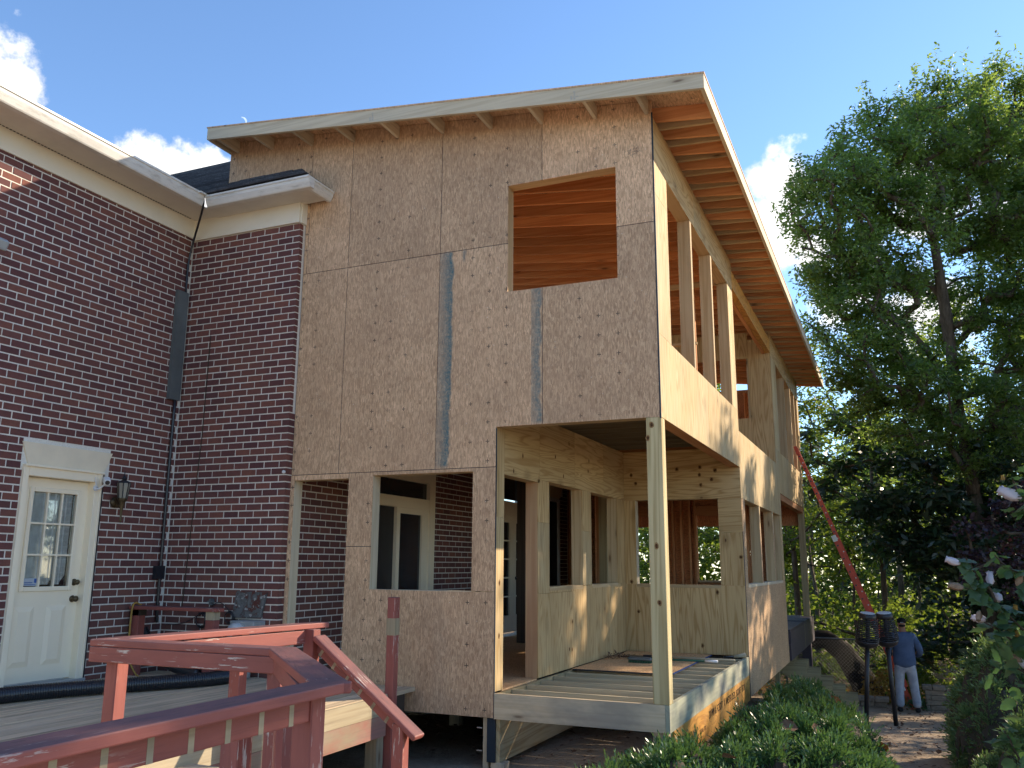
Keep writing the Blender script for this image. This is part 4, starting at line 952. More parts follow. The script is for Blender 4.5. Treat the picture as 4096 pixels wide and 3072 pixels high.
# the big dark knots one can pick out, set a hair proud of the faces
MT['knot'] = mat_fabric('dark_knot', (.12, .058, .028), (.045, .02, .010), 60); MT['halo'] = mat_fabric('knot_ring', (.34, .21, .095), (.25, .14, .06), 40)
rk = random.Random(12)
def knot(face, a, z, r, off):
    rx, rz = r * rk.uniform(.75, 1.0), r * rk.uniform(1.0, 1.35)
    for (k, mat, d, nm) in ((1.75, 'halo', .0006, 'knot_ring'), (1.0, 'knot', .0012, 'knot')):
        n = 14; P = []
        for j in range(n):
            t = 2 * math.pi * j / n; w = 1 + rk.uniform(-.14, .14); u, v = a + rx * k * w * math.cos(t), z + rz * (k if k > 1 else 1) * w * math.sin(t)
            P.append((u, off - d, v) if face == 'y' else (off + d, u, v))
        mb = MB(); c = (a, off - d, z) if face == 'y' else (off + d, a, z)
        for j in range(n): mb.face([P[j], P[(j + 1) % n], c], [(0, 0)] * 3)
        mb.build(nm, mat, add)
for (a, z) in ((-.095, .34), (-.135, .215), (-.078, -.804), (-.064, -1.317)): knot('y', a, z, .016, .0)
for (a, z) in ((-.573, .435), (-.353, .382), (-.583, .322), (-.409, .251), (-.568, .173), (-1.611, .352), (-1.544, .227), (-.914, .418), (-.627, -2.086), (-.391, -1.348), (-1.543, -1.643), (-1.64, -1.218), (-.04, -.858)): knot('y', a, z, .017, PY)
for (a, z) in ((.459, .0), (.712, .194), (1.732, .299), (2.015, .092), (2.225, .524), (3.016, .391), (2.976, .25), (2.309, -1.662), (2.191, -1.976), (2.286, -1.991), (.112, -1.164), (.113, -1.679)): knot('x', a, z, .014, PX)
# printed beam lettering (faded, broken stencil)
def text_obj(body, size, name, mat, M, parent, ext=0.0004):
    cu = bpy.data.curves.new(name, 'FONT'); cu.body = body; cu.size = size; cu.extrude = ext; cu.resolution_u = 2
    t = bpy.data.objects.new(name, cu); COL.objects.link(t); dg = bpy.context.evaluated_depsgraph_get(); me = bpy.data.meshes.new_from_object(t.evaluated_get(dg)); bpy.data.objects.remove(t)
    me.materials.clear(); me.materials.append(MT[mat]); me.transform(M); return link(name, me, parent)
MX = lambda y, z: Matrix(((0, 0, 1, .0006), (1, 0, 0, y), (0, 1, 0, z), (0, 0, 0, 1)))
text_obj("20 MM & FCSD/T  X  WEYER DE2L  SCORT  SEOR", .115, 'print', 'ink', MX(1.75, -2.585), add); text_obj("TE3 HS  TTY", .06, 'print', 'ink', MX(1.25, -2.66), add); text_obj("1 0 1", .10, 'print', 'ink', MX(.42, -2.68), add)
MF = lambda x, z: Matrix(((0, -1, 0, x), (0, 0, -1, -.4186), (1, 0, 0, z), (0, 0, 0, 1)))
text_obj("SPF\nKD-HT\n  2", .032, 'print', 'meter', MF(-.72, zr(-.7) + .02), add); text_obj("SPF\nKD-HT", .032, 'print', 'meter', MF(-3.15, zr(-3.1) + .03), add)

# ================================================================== OLD DECK AND RED RAILS
deck = thing('wooden_deck', 'weathered grey wooden deck beside the brick house with cut edge', 'deck', (-4.3, -3, -2.2))
x = -5.945
k = 0
while x < -2.62:
    w = .14; o = bx('deck_board', (x, -6.5 - RNG.uniform(0, .05), -2.238), (min(x + w - .009, -2.60), -.015 if x > SX else -.115, -2.2 + RNG.uniform(-.003, .002)), 'deckboard', deck, 1); x += w; k += 1
bx('fascia_board', (-2.598, -2.05, -2.37), (-2.56, -.60, -2.205), 'oldlumber', deck, 1); bx('fascia_board', (-2.598, -4.6, -2.37), (-2.56, -2.053, -2.205), 'oldlumber', deck, 1); bx('fascia_board', (-2.598, -6.5, -2.37), (-2.56, -4.603, -2.205), 'oldlumber', deck, 1)
bx('fascia_board', (-2.596, -6.5, -2.56), (-2.562, -.62, -2.373), 'redfaded', deck, 1)
bx('frame', (-5.9, -6.4, -2.44), (-2.61, -.2, -2.24), 'hollow', deck, 1)
for (x, y) in ((-2.68, -.62), (-2.68, -3.6), (-4.3, -.8)): bx('support_post', (x - .06, y - .06, -3.1), (x + .06, y + .06, -2.24), 'oldlumber', deck)
bx('stair_tread', (-2.555, -4.35, -2.36), (-2.28, -3.15, -2.32), 'deckboard', deck, 1)
rail = thing('deck_railing', 'faded red railing with chipped paint zigzagging along the deck stairs', 'railing', (-1.2, -4, -2.8))
def rbeam(name, a, b, w, h, mat='red', up=(0, 0, 1), bv=.006): return bevel(MB().beam(a, b, w, h, up).build(name, mat, rail), bv, 2)
RZ = -1.45
L = Vector((-2.42, -4.07, RZ)); Mx = Vector((-1.12, -4.07, RZ)); Nn = Vector((-.10, -5.12, RZ)); O = Vector((-.10, -7.9, RZ)); Q = Vector((-2.22, -2.22, RZ))
def miter(pts, w, h, name):
    pass
rbeam('top_rail', L + Vector((-.07, 0, 0)), Mx + Vector((.0, 0, 0)), .145, .04)
rbeam('top_rail', Mx + Vector((-.035, .02, .001)), Nn + Vector((.04, -.03, .001)), .15, .04)
rbeam('top_rail', Nn + Vector((0, .06, .002)), O, .145, .04)
rbeam('top_rail', L + Vector((0.0, .07, 0)), Q + Vector((0, .03, 0)), .145, .04)
zc = RZ - .02 - .045
rbeam('rail_board', L + Vector((-.07, -.053, zc - RZ)), Mx + Vector((.03, -.053, zc - RZ)), .038, .088)
d45 = Vector((1, -1.03, 0)).normalized(); n45 = Vector((-d45.y, d45.x, 0)) * -1
rbeam('rail_board', Mx + n45 * .053 + Vector((.02, 0, zc - RZ)), Nn + n45 * .053 + Vector((-.02, 0, zc - RZ)), .038, .088)
rbeam('rail_board', Nn + Vector((-.045, -.05, zc - RZ - .004)), O + Vector((-.045, 0, zc - RZ - .004)), .038, .095)
rbeam('rail_board', L + Vector((.045, .1, zc - RZ - .012)), Q + Vector((.03, -.05, zc - RZ - .012)), .038, .10)
def gapmarks(a, b, n, off, h=.085):
    a = Vector(a); b = Vector(b)
    for i in range(n):
        p = a.lerp(b, (i + .5) / n); d = (b - a).normalized() * .013
        MB().beam(p - d + off, p + d + off, .003, h).build('bare_patch', 'oldlumber', rail)
gapmarks(Nn + Vector((-.045, -.1, zc - RZ - .004)), O + Vector((-.045, 0, zc - RZ - .004)), 16, Vector((.0185, 0, 0)), .093)
gapmarks(L + Vector((0.06, .6, zc - RZ - .012)), Q + Vector((.04, -.05, zc - RZ - .012)), 10, Vector((.010, 0, 0)), .096)
def rpost(x, y, z0, z1, w=.09, rot=0.0):
    mb = MB(); M = Matrix.Translation((x, y, 0)) @ Matrix.Rotation(rot, 4, 'Z'); mb.box((-w / 2, -w / 2, z0), (w / 2, w / 2, z1), 2, M)
    return bevel(mb.build('post', 'red', rail), .005)
G0 = -2.9
rpost(L.x + .06, L.y + .03, G0, RZ - .02); rpost(-2.50, -2.80, G0, RZ - .022); rpost(-2.16, -2.40, G0, RZ - .021); rpost(Nn.x - .06, Nn.y - .03, G0, RZ - .02); rpost(Nn.x - .44, Nn.y + .02, G0, RZ - .12); rpost(Mx.x - .04, Mx.y + .01, G0, RZ - .10); rpost(-.75, -4.52, G0, RZ - .11, .09, rad(45)); rpost(-.10, -7.0, G0, RZ - .02)
rpost(-.33, -4.98, G0, RZ - .11)
# sloping stair rail
h0 = Vector((-2.10, -2.40, -1.525)); h1 = Vector((-1.21, -2.40, -2.175)); dn = (h1 - h0).normalized(); up = Vector((-dn.z, 0, dn.x)); up = up if up.z > 0 else -up
rbeam('hand_rail', h0, h1, .14, .042, up=up, bv=.012); rbeam('rail_board', h0 - up * .066 - dn * .02 + Vector((0, .035, 0)), h1 - up * .066 - dn * .13 + Vector((0, .035, 0)), .038, .088, up=up)
for i in range(6):
    p = h0.lerp(h1 - dn * .15, (i + .6) / 6.5) - up * .066 + Vector((0, .0155, 0)); MB().beam(p - dn * .012, p + dn * .012, .003, .086, up).build('bare_patch', 'oldlumber', rail)
rpost(-1.36, -2.40, -3.2, -2.085)
# leftover tall post at deck corner
tp = thing('deck_post', 'tall lone red post with a bare wood patch in front of the board wall', 'post', (-2.59, -.5, -2.8))
bevel(MB().box((-2.635, -.545, -3.0), (-2.545, -.455, -1.30)).build('post_shaft', 'red', tp), .006); mb = MB().box((-2.6365, -.5465, -1.66), (-2.5435, -.4535, -1.50)); mb.build('bare_patch', 'oldlumber', tp)
mb = MB().box((-2.72, -.59, -3.0), (-2.64, -.51, -2.57)); mb.build('sister_block', 'oldlumber', tp); bx('bolt', (-2.66, -.60, -2.75), (-2.645, -.55, -2.735), 'alu', tp, 1)
# short red rail against the brick corner
br = thing('bench_rail', 'short low red rail on two posts in the brick corner', 'railing', (-5.4, -.55, -2.2))
bevel(bx('top_rail', (-6.0 + .06, -.62, -1.495), (-4.70, -.48, -1.455), 'red', br, 0), .006); bevel(bx('post', (-5.93, -.60, -2.2), (-5.80, -.50, -1.496), 'red', br), .005); bevel(bx('post', (-4.85, -.60, -2.2), (-4.74, -.50, -1.58), 'red', br), .005); bx('bare_post_top', (-4.849, -.599, -1.58), (-4.741, -.501, -1.496), 'oldlumber', br); bx('bracket', (-5.99 + .06, -.60, -1.56), (-5.79, -.50, -1.4965), 'hollow', br, 0)

# ================================================================== SERVICES ON THE HOUSE
def ctube(pts, r, name, mat, label=None, cat=None, n=8, parent=None, sub=6):
    # Catmull-Rom through pts
    P = [Vector(p) for p in pts]; out = []
    for i in range(len(P) - 1):
        p0 = P[max(i - 1, 0)]; p1 = P[i]; p2 = P[i + 1]; p3 = P[min(i + 2, len(P) - 1)]
        for k in range(sub):
            t = k / sub; out.append(0.5 * ((2 * p1) + (-p0 + p2) * t + (2 * p0 - 5 * p1 + 4 * p2 - p3) * t * t + (-p0 + 3 * p1 - 3 * p2 + p3) * t ** 3))
    out.append(P[-1]); rr = r(len(out)) if callable(r) else r
    o = MB().tube(out, rr, n).build(name, mat, parent, True)
    if label: tag(o, label, cat)
    return o, out
cabl = thing('roof_cable', 'black cable running down the brick inner corner from the gutter valley behind a metal cover', 'cable', (-5.9, -.2, 3.3))
ctube([(-5.47, -.50, 3.40), (-5.50, -.46, 3.30), (-5.72, -.30, 3.12), (-5.87, -.20, 2.98), (-5.93, -.19, 2.70), (-5.93, -.19, 2.33)], .013, 'cable', 'black', parent=cabl)
MB().box((HX + .004, -.33, .95), (HX + .05, -.155, 2.32)).build('cover_plate', 'zinc', cabl); ctube([(-5.925, -.22, .95), (-5.925, -.22, -.5), (-5.925, -.215, -1.45), (-5.925, -.20, -1.66)], .017, 'conduit', 'black', parent=cabl); bx('junction_box', (HX + .004, -.30, -1.17), (HX + .06, -.17, -1.02), 'black', cabl)
tag(ctube([(-5.55, -.108, 1.75), (-5.56, -.108, .6), (-5.57, -.108, .35), (-5.60, -.108, -.3), (-5.63, -.108, -.9), (-5.66, -.108, -1.5)], .005, 'thin_cable', 'hollow')[0], 'thin brown cable hanging down the brick return wall', 'cable')
coil = thing('cable_coil', 'black cable coil hanging under the short red rail on the brick', 'cable', (-5.4, -.13, -1.6))
for (cx, cz, r) in ((-5.33, -1.62, .085), (-4.93, -1.58, .07)):
    for q in range(3): MB().tube([(cx + (r - q * .008) * math.cos(a), -.13 - q * .01, cz + (r - q * .008) * math.sin(a)) for a in np.linspace(0, 2 * math.pi, 20)[:-1]], .006, 6, closed=True).build('loop', 'black', coil, True)
ctube([(-5.88, -.12, -1.68), (-5.6, -.13, -1.66), (-5.33, -.13, -1.54), (-5.1, -.13, -1.42), (-4.93, -.13, -1.52)], .005, 'lead', 'black', parent=coil)
MB().box((-5.22, -.16, -1.45), (-5.19, -.11, -1.38)).box((-5.25, -.155, -1.42), (-5.16, -.13, -1.405)).build('tap', 'zinc', coil)
el = thing('electricity_meter', 'grey electricity meter box with round glass on the brick return wall', 'meter', (-4.6, -.1, -1.8))
bevel(bx('box', (-4.78, -.30, -1.98), (-4.45, -.101, -1.60), 'meter', el), .008); MB().lathe([(.105, 0), (.105, .03), (.098, .07), (.07, .10), (.03, .11)], (-4.66, -.30, -1.72), 20, Matrix.Rotation(rad(90), 4, 'X')).build('dome', 'pvc', el, True); MB().lathe([(.118, 0), (.118, .02)], (-4.66, -.295, -1.72), 20, Matrix.Rotation(rad(90), 4, 'X')).build('ring', 'meter', el); MB().tube([(-4.58, -.2, -2.2), (-4.58, -.2, -1.98)], .035, 12).build('conduit', 'pvc', el, True)
pn = NT('peeling_panel'); _n = pn.noise(pn.obj(), 9, 5, .7, 1.0); _c = pn.mix(pn.rng(_n.outputs['Fac'], .40, .5), (.16, .165, .16), (.115, .11, .105)); _c = pn.mix(pn.rng(_n.outputs['Fac'], .53, .55), _c, (.12, .045, .035)); _n2 = pn.noise(pn.obj(), 17, 4); _c = pn.mix(pn.rng(_n2.outputs['Fac'], .62, .64), _c, (.36, .35, .32)); _c = pn.mix(pn.rng(_n2.outputs['Fac'], .30, .26), _c, (.05, .09, .05)); MT['panel'] = pn.color(_c, .8, .2)
mb = MB(); mb.prism([(-4.90, -1.58), (-4.50, -1.57), (-4.44, -1.30), (-4.855, -1.29)], 1, -.135, -.108); tag(mb.build('backing_panel', 'panel'), 'weathered grey panel with peeling red paint above the electricity meter', 'panel')
lamp = thing('wall_lantern', 'aged brass wall lantern on brick beside the cream door', 'lantern', (HX, -.88, -.3))
ly, lz, lx = -.97, -.26, HX + .15
MB().lathe([(.06, 0), (.062, .015), (.035, .03), (.02, .04)], (HX, ly + .03, lz - .07), 14, Matrix.Rotation(rad(90), 4, 'Y')).build('wall_plate', 'brass', lamp, True)
ctube([(HX + .03, ly + .03, lz - .07), (HX + .09, ly + .01, lz - .12), (lx, ly, lz - .10)], .013, 'arm', 'brass', parent=lamp)
MB().lathe([(.004, .27), (.006, .22), (.022, .20), (.03, .185), (.02, .17), (.062, .15), (.072, .135), (.0, .134)], (lx, ly, lz), 8).build('lamp_cap', 'blackmetal', lamp); MB().lathe([(.068, .133), (.048, -.02), (.046, -.03)], (lx, ly, lz), 8).build('lamp_glass', 'lampglass', lamp); MB().lathe([(.055, -.03), (.05, -.05), (.03, -.08), (.026, -.11), (.017, -.14), (.010, -.25), (.018, -.27), (.004, -.30)], (lx, ly, lz), 10).build('lamp_base', 'brass', lamp, True)
rb = MB()
for q in range(8):
    a = q * math.pi / 4; rb.tube([(lx + .071 * math.cos(a), ly + .071 * math.sin(a), lz + .135), (lx + .05 * math.cos(a), ly + .05 * math.sin(a), lz - .03)], .004, 4)
rb.build('lamp_ribs', 'blackmetal', lamp)
sc_ = thing('security_camera', 'small white security camera at the top corner of the cream door frame', 'camera', (HX + .05, -1.19, -.15))
cm = Matrix.Translation((HX + .15, -1.20, -.125)) @ Matrix.Rotation(rad(-35), 4, 'Z') @ Matrix.Rotation(rad(18), 4, 'Y')
bevel(MB().box((-.08, -.032, -.03), (.06, .032, .03), 0, cm).build('housing', 'white', sc_), .006); MB().lathe([(.024, 0), (.024, .004)], (0, 0, 0), 14, cm @ Matrix.Translation((.0605, 0, 0)) @ Matrix.Rotation(rad(90), 4, 'Y')).build('lens', 'black', sc_); ctube([(HX + .03, -1.235, -.20), (HX + .08, -1.23, -.205), (HX + .13, -1.21, -.16)], .010, 'bracket', 'white', parent=sc_); MB().lathe([(.032, 0), (.03, .012)], (HX + .03, -1.235, -.20), 12, Matrix.Rotation(rad(90), 4, 'Y')).build('mount', 'white', sc_); ctube([(HX + .04, -1.26, -.08), (HX + .045, -1.25, -.14), (HX + .05, -1.235, -.19)], .004, 'wire', 'white', parent=sc_)
fl = thing('flood_light', 'small grey flood light on the brick wall high above the door', 'light', (HX, -2.70, 2.05)); bevel(MB().box((-.07, -.07, -.05), (.07, .07, .05), 0, Matrix.Translation((HX + .16, -2.76, 2.05)) @ Matrix.Rotation(rad(28), 4, 'Y') @ Matrix.Rotation(rad(-20), 4, 'Z')).build('lamp_head', 'meter', fl), .01); MB().tube([(HX, -2.78, 2.03), (HX + .12, -2.76, 2.05)], .02, 8).build('arm', 'meter', fl)
MB().lathe([(.018, 0), (.02, .02), (.012, .03)], (SX - .02, HY, 0.03), 8, Matrix.Rotation(rad(90), 4, 'X')).build('hose_hook', 'white', house)

# corrugated hoses
def corrugated(pts, r, name, label):
    P = [Vector(p) for p in pts]; out = []; sub = 30
    for i in range(len(P) - 1):
        p0 = P[max(i - 1, 0)]; p1 = P[i]; p2 = P[i + 1]; p3 = P[min(i + 2, len(P) - 1)]
        for k in range(sub):
            t = k / sub; out.append(0.5 * ((2 * p1) + (-p0 + p2) * t + (2 * p0 - 5 * p1 + 4 * p2 - p3) * t * t + (-p0 + 3 * p1 - 3 * p2 + p3) * t ** 3))
    # resample at equal arc steps
    d = [0.0]
    for i in range(1, len(out)): d.append(d[-1] + (out[i] - out[i - 1]).length)
    stp = .0055; n = int(d[-1] / stp); res = []; j = 0
    for i in range(n):
        s = i * stp
        while d[j + 1] < s: j += 1
        f = (s - d[j]) / max(1e-6, d[j + 1] - d[j]); res.append(out[j].lerp(out[j + 1], f))
    rr = [r * (1.0 if (i % 4) in (0, 1) else .87) for i in range(n)]
    return tag(MB().tube(res, rr, 14).build(name, 'black', None, True), label, 'hose')
corrugated([(-5.45, -5.2, -2.128), (-5.42, -3.6, -2.128), (-5.30, -2.55, -2.128), (-5.12, -2.0, -2.128), (-4.80, -1.45, -2.128), (-4.48, -.85, -2.128), (-4.50, -.42, -2.128), (-4.9, -.30, -2.12)], .070, 'corrugated_hose', 'long black corrugated hose lying across the deck below the cream door')
corrugated([(-5.90, -.42, -1.72), (-5.83, -.40, -1.84), (-5.68, -.38, -2.0), (-5.40, -.40, -2.11), (-4.95, -.52, -2.14)], .058, 'corrugated_hose', 'short black corrugated hose sloping down in the brick corner')
tag(ctube([(-5.88, -.50, -1.45), (-5.86, -.63, -1.44), (-5.87, -.64, -1.7), (-5.86, -.63, -2.0), (-5.75, -.60, -2.19), (-5.5, -.7, -2.19), (-5.35, -.8, -2.19)], .010, 'rope', 'rope')[0], 'yellow rope looped over the short red rail down to the deck', 'rope')
# dark round tub on the ground under the near rail
tub = thing('tub', 'dark round tub half hidden below the near red rail', 'bucket', (-.95, -4.55, -2.8)); MB().lathe([(.13, 0), (.15, .5), (.155, .68), (.165, .70), (.16, .73), (.13, .76), (.05, .775)], (-.95, -4.55, -2.78), 18).build('tub_body', 'blackmetal', tub, True); MB().tube([(-.95 + .166 * math.cos(a), -4.55 + .166 * math.sin(a), -2.06) for a in np.linspace(0, 2 * math.pi, 25)[:-1]], .010, 6, closed=True).build('tub_rim', 'black', tub, True)
tub.location.z = -2.8

# ================================================================== PORCH CLUTTER
sh = thing('loose_sheet', 'loose strand board sheet with blue edges lying on the porch joists', 'board', (-.95, 3.4, -2.2)); MB().box((-1.70, 2.18, -2.2125), (-.50, 4.64, -2.198), 0).build('sheet', 'osb_floor', sh); bx('blue_edge', (-.4995, 2.19, -2.2135), (-.494, 4.63, -2.1965), 'blue', sh, 1); bx('dark_edge', (-1.69, 2.174, -2.2135), (-.505, 2.1795, -2.1985), 'bluegrey', sh, 0)
bm_ = thing('broom', 'push broom with green handle and white grip lying on the loose sheet', 'broom', (-.8, 3.43, -2.18)); MB().tube([(-1.38, 3.47, -2.178), (-.36, 3.455, -2.168)], .013, 8).build('handle', 'green', bm_, True); MB().tube([(-.36, 3.455, -2.168), (-.20, 3.452, -2.166)], .017, 8).build('grip', 'white', bm_, True)
ds = thing('scrubbing_brush', 'green bristled scrubbing brush on the loose sheet', 'brush', (-1.1, 3.2, -2.19)); bevel(MB().box((-1.28, 3.12, -2.17), (-.98, 3.22, -2.13), 0, Matrix.Translation((0, 0, 0))).build('brush_head', 'zinc', ds), .012)
bb = MB()
for i in range(14):
    for j in range(4): bb.box((-1.27 + i * .021, 3.125 + j * .023, -2.197), (-1.257 + i * .021, 3.140 + j * .023, -2.17))
bb.build('bristles', 'green', ds)
sv_ = thing('shovel', 'black shovel with wooden handle lying behind the broom', 'shovel', (-.6, 3.7, -2.18)); MB().tube([(-1.15, 3.78, -2.175), (-.02, 3.66, -2.165)], .014, 8).build('handle', 'oldlumber', sv_, True)
mb = MB(); A = [(-1.55, 3.72), (-1.50, 3.90), (-1.25, 3.86), (-1.12, 3.80), (-1.12, 3.76), (-1.26, 3.70)]
mb.prism(A, 2, -2.196, -2.178); mb.build('blade', 'black', sv_); bx('socket', (-1.25, 3.765, -2.185), (-1.05, 3.80, -2.158), 'black', sv_, 0)
db = thing('debris', 'small heap of dark twigs and leaves by the porch wall', 'debris', (-1.55, 3.5, -2.19))
rr_ = random.Random(4); mb = MB()
for i in range(60):
    x = -1.56 + rr_.gauss(0, .07); y = 3.55 + rr_.gauss(0, .12); z = -2.195 + abs(rr_.gauss(0, .03)); a = rr_.uniform(0, 6.3); l = rr_.uniform(.02, .06)
    mb.beam((x, y, z), (x + l * math.cos(a), y + l * math.sin(a), z + rr_.uniform(0, .03)), .012, .004)
mb.build('twigs', 'dryleaf', db, kind='stuff')
ml = thing('mallet', 'wooden handled mallet on the far corner of the porch rim', 'tool', (-.07, 4.45, -2.2)); MB().tube([(-.16, 4.40, -2.19), (-.02, 4.50, -2.175)], [.016, .036], 8).build('mallet_head', 'oldlumber', ml, True); MB().tube([(-.28, 4.33, -2.195), (-.16, 4.40, -2.19)], .014, 8).build('mallet_handle', 'black', ml, True)

# ================================================================== FAR DECK, STRINGERS, WALLS
fdk = thing('painted_deck', 'purple-brown painted deck on a square leg beyond the enclosed room', 'deck', (-1.5, 12, -2.2))
k = 0; y = 9.60
while y < 14.75:
    bx('deck_board', (-4.2, y, -2.195), (.03, y + .135, -2.16), 'deckpaint', fdk, 0); y += .14
bx('fascia_board', (.0, 9.6, -2.43), (.04, 14.75, -2.197), 'deckpaint', fdk, 1); bx('fascia_board', (.002, 9.6, -2.72), (.038, 14.75, -2.434), 'deckpaint', fdk, 1); bx('end_board', (-4.2, 14.75, -2.72), (.04, 14.785, -2.161), 'deckpaint', fdk, 0)
bx('leg', (-.20, 14.1, gz(0, 14) + .0), (.0, 14.3, -2.72), 'deckpaint', fdk); bx('leg', (-3.9, 14.2, gz(0, 14)), (-3.7, 14.4, -2.2), 'deckpaint', fdk); bx('footing', (-.36, 13.9, gz(0, 14) - .2), (.20, 14.46, gz(0, 14) + .06), 'concrete', fdk); bx('paint_drip', (.0405, 12.4, -2.72), (.0415, 12.45, -2.20), 'oldlumber', fdk); bx('strap', (-.9, 12.36, -2.158), (.045, 12.46, -2.150), 'bluegrey', fdk, 0)
ss = thing('stair_stringers', 'pale sawtooth stair stringers stepping down behind the painted deck', 'stairs', (.3, 11.5, -3.8))
for q in range(4):
    y0 = 11.1 + q * .42; poly = []; n = 6; x0 = -.32 - .02 * q; ztop = -2.78 - .0 * q; rs_ = .158; rn = .235
    top = [(x0, ztop)]
    for s in range(n): top += [(x0 + (s + 1) * rn, ztop - s * rs_), (x0 + (s + 1) * rn, ztop - (s + 1) * rs_)]
    for s in range(n):
        a = x0 + s * rn; b = a + rn; t = ztop - s * rs_; lo0 = t - .34; lo1 = t - rs_ - .34
        mb = MB() if s == 0 else mb
        mb.prism([(a, lo0), (b, lo1), (b, t), (a, t)], 1, y0, y0 + .038, 0)
    mb.build('stringer', 'treated', ss)
bx('stair_post', (-.45, 10.9, gz(0, 11) - .1), (-.36, 11.0, -2.45), 'treated', ss)
bx('stair_header', (-.40, 11.0, -3.0), (-.36, 12.6, -2.76), 'treated', ss, 1)
def retwall(name, x0, x1, y, ztop, label, courses, end=None):
    t = thing(name, label, 'wall', ((x0 + x1) / 2, y, ztop - .5)); rw = random.Random(int(x0 * 10)); z = ztop
    for c in range(courses):
        h = .09 if c == 0 else .10; x = x0 - (.05 if c == 0 else 0) - (0 if c % 2 else .17); lim = x1 + (.04 if c == 0 else 0)
        while x < lim:
            w = rw.uniform(.24, .38); a = max(x, x0 - (.05 if c == 0 else 0)); b = min(x + w, lim)
            if b - a > .05:
                o = bx('stone', (a + .004, y - (.04 if c == 0 else 0) + rw.uniform(-.008, .008), z - h + .004), (b - .004, y + .28, z + rw.uniform(-.003, .003)), 'stone', t, 0); bevel(o, .014, 2)
            x += w
        z -= h
    return t
retwall('retaining_wall', .10, 1.58, 12.75, -3.70, 'low tan stone retaining wall left of the man, behind the torches', 3)
retwall('retaining_wall', 2.32, 4.4, 12.75, -3.40, 'taller tan stone retaining wall right of the man, beside the shrub', 6)

# ================================================================== LADDER
LY = 13.0
ld = thing('extension_ladder', 'orange fibreglass extension ladder leaning on the far end of the addition', 'ladder', (2.05, LY, -3.93))
a0 = Vector((2.09, LY, -3.95)); a1 = Vector((-.02, LY, 1.72)); dl = (a1 - a0).normalized(); upl = Vector((dl.z, 0, -dl.x))
for dy in (-.21, .21):
    MB().beam(a0 + Vector((0, dy, 0)), a0 + dl * 3.85 + Vector((0, dy, 0)), .032, .085, upl).build('rail', 'orange', ld)
    MB().beam(a0 + dl * .5 + upl * .06 + Vector((0, dy * .86, 0)), a1 + upl * .05 + Vector((0, dy * .86, 0)), .03, .075, upl).build('rail', 'orange', ld)
for i in range(12): MB().tube([a0 + dl * (.3 + i * .305) + Vector((0, -.22, 0)), a0 + dl * (.3 + i * .305) + Vector((0, .22, 0))], .016, 6).build('rung', 'alu', ld)
for i in range(17): MB().tube([a0 + dl * (.75 + i * .305) + upl * .06 + Vector((0, -.20, 0)), a0 + dl * (.75 + i * .305) + upl * .06 + Vector((0, .20, 0))], .016, 6).build('rung', 'alu', ld)
for q, dd in enumerate((3.75, 1.4, .45)):
    for dy in (-.235,): MB().beam(a0 + dl * dd + Vector((0, dy, 0)), a0 + dl * (dd + .14) + Vector((0, dy, 0)), .012, .10 if q == 0 else .06, upl).build('bracket' if q == 0 else 'label_plate', 'alu' if q == 0 else 'white', ld)
hs = MB()
for i in range(19):
    c = a0 + dl * (.3 + i * .305) + (upl * .05 if i > 11 else Vector((0, 0, 0))); c = c + Vector((0, -.228 if i <= 11 else -.199, 0)); hs.lathe([(.02, 0), (.02, .003)], c, 8, Matrix.Rotation(rad(90), 4, 'X'))
hs.build('rung_socket', 'black', ld)
MB().beam(a0 + Vector((-.02, -.22, .0)), a0 + Vector((.08, -.22, 0)), .06, .03).build('foot', 'black', ld); MB().beam(a0 + Vector((-.02, .22, 0)), a0 + Vector((.08, .22, 0)), .06, .03).build('foot', 'black', ld)

# ================================================================== PERSON
def skin_mesh(verts, edges, radii, name, mat, parent, sub=2, root=0, M=None):
    me = bpy.data.meshes.new(name); me.from_pydata(verts, edges, []); o = bpy.data.objects.new(name, me); COL.objects.link(o)
    md = o.modifiers.new('skin', 'SKIN'); md.use_smooth_shade = True
    for i, sv in enumerate(me.skin_vertices[0].data): sv.radius = radii[i]; sv.use_root = (i == root)
    ms = o.modifiers.new('sub', 'SUBSURF'); ms.levels = sub; ms.render_levels = sub
    bpy.context.view_layer.update(); dg = bpy.context.evaluated_depsgraph_get(); m2 = bpy.data.meshes.new_from_object(o.evaluated_get(dg)); bpy.data.objects.remove(o)
    m2.materials.clear(); m2.materials.append(MT[mat]); m2.polygons.foreach_set('use_smooth', [True] * len(m2.polygons))
    if M: m2.transform(M)
    return link(name, m2, parent)
px_, py_ = 1.98, 11.7; pz_ = gz(px_, py_)
per = thing('person', 'man seen from behind in blue shirt, pale jeans and black cap by the ladder', 'person', (px_, py_, pz_))
PM = Matrix.Translation((px_, py_, pz_)) @ Matrix.Rotation(rad(4), 4, 'Z') @ Matrix.Scale(1.02, 4)
# joints: facing +y, x right
BV = [(0, 0, .98), (0, .0, 1.18), (0, -.01, 1.36), (0, .0, 1.47), (0, .01, 1.545), (0, .03, 1.62), (0, .025, 1.70), (0, .02, 1.755),
      (-.19, -.0, 1.41), (-.265, -.0, 1.16), (-.22, .20, 1.06), (-.17, .29, 1.06),
      (.19, -.0, 1.41), (.275, .0, 1.16), (.24, .20, 1.05), (.18, .29, 1.06),
      (-.10, 0, .90), (-.115, .02, .50), (-.125, -.0, .10), (-.14, .12, .045),
      (.10, 0, .90), (.125, .02, .50), (.145, -.0, .10), (.17, .12, .045)]
BE = [(0, 1), (1, 2), (2, 3), (3, 4), (4, 5), (5, 6), (6, 7), (2, 8), (8, 9), (9, 10), (10, 11), (2, 12), (12, 13), (13, 14), (14, 15), (0, 16), (16, 17), (17, 18), (18, 19), (0, 20), (20, 21), (21, 22), (22, 23)]
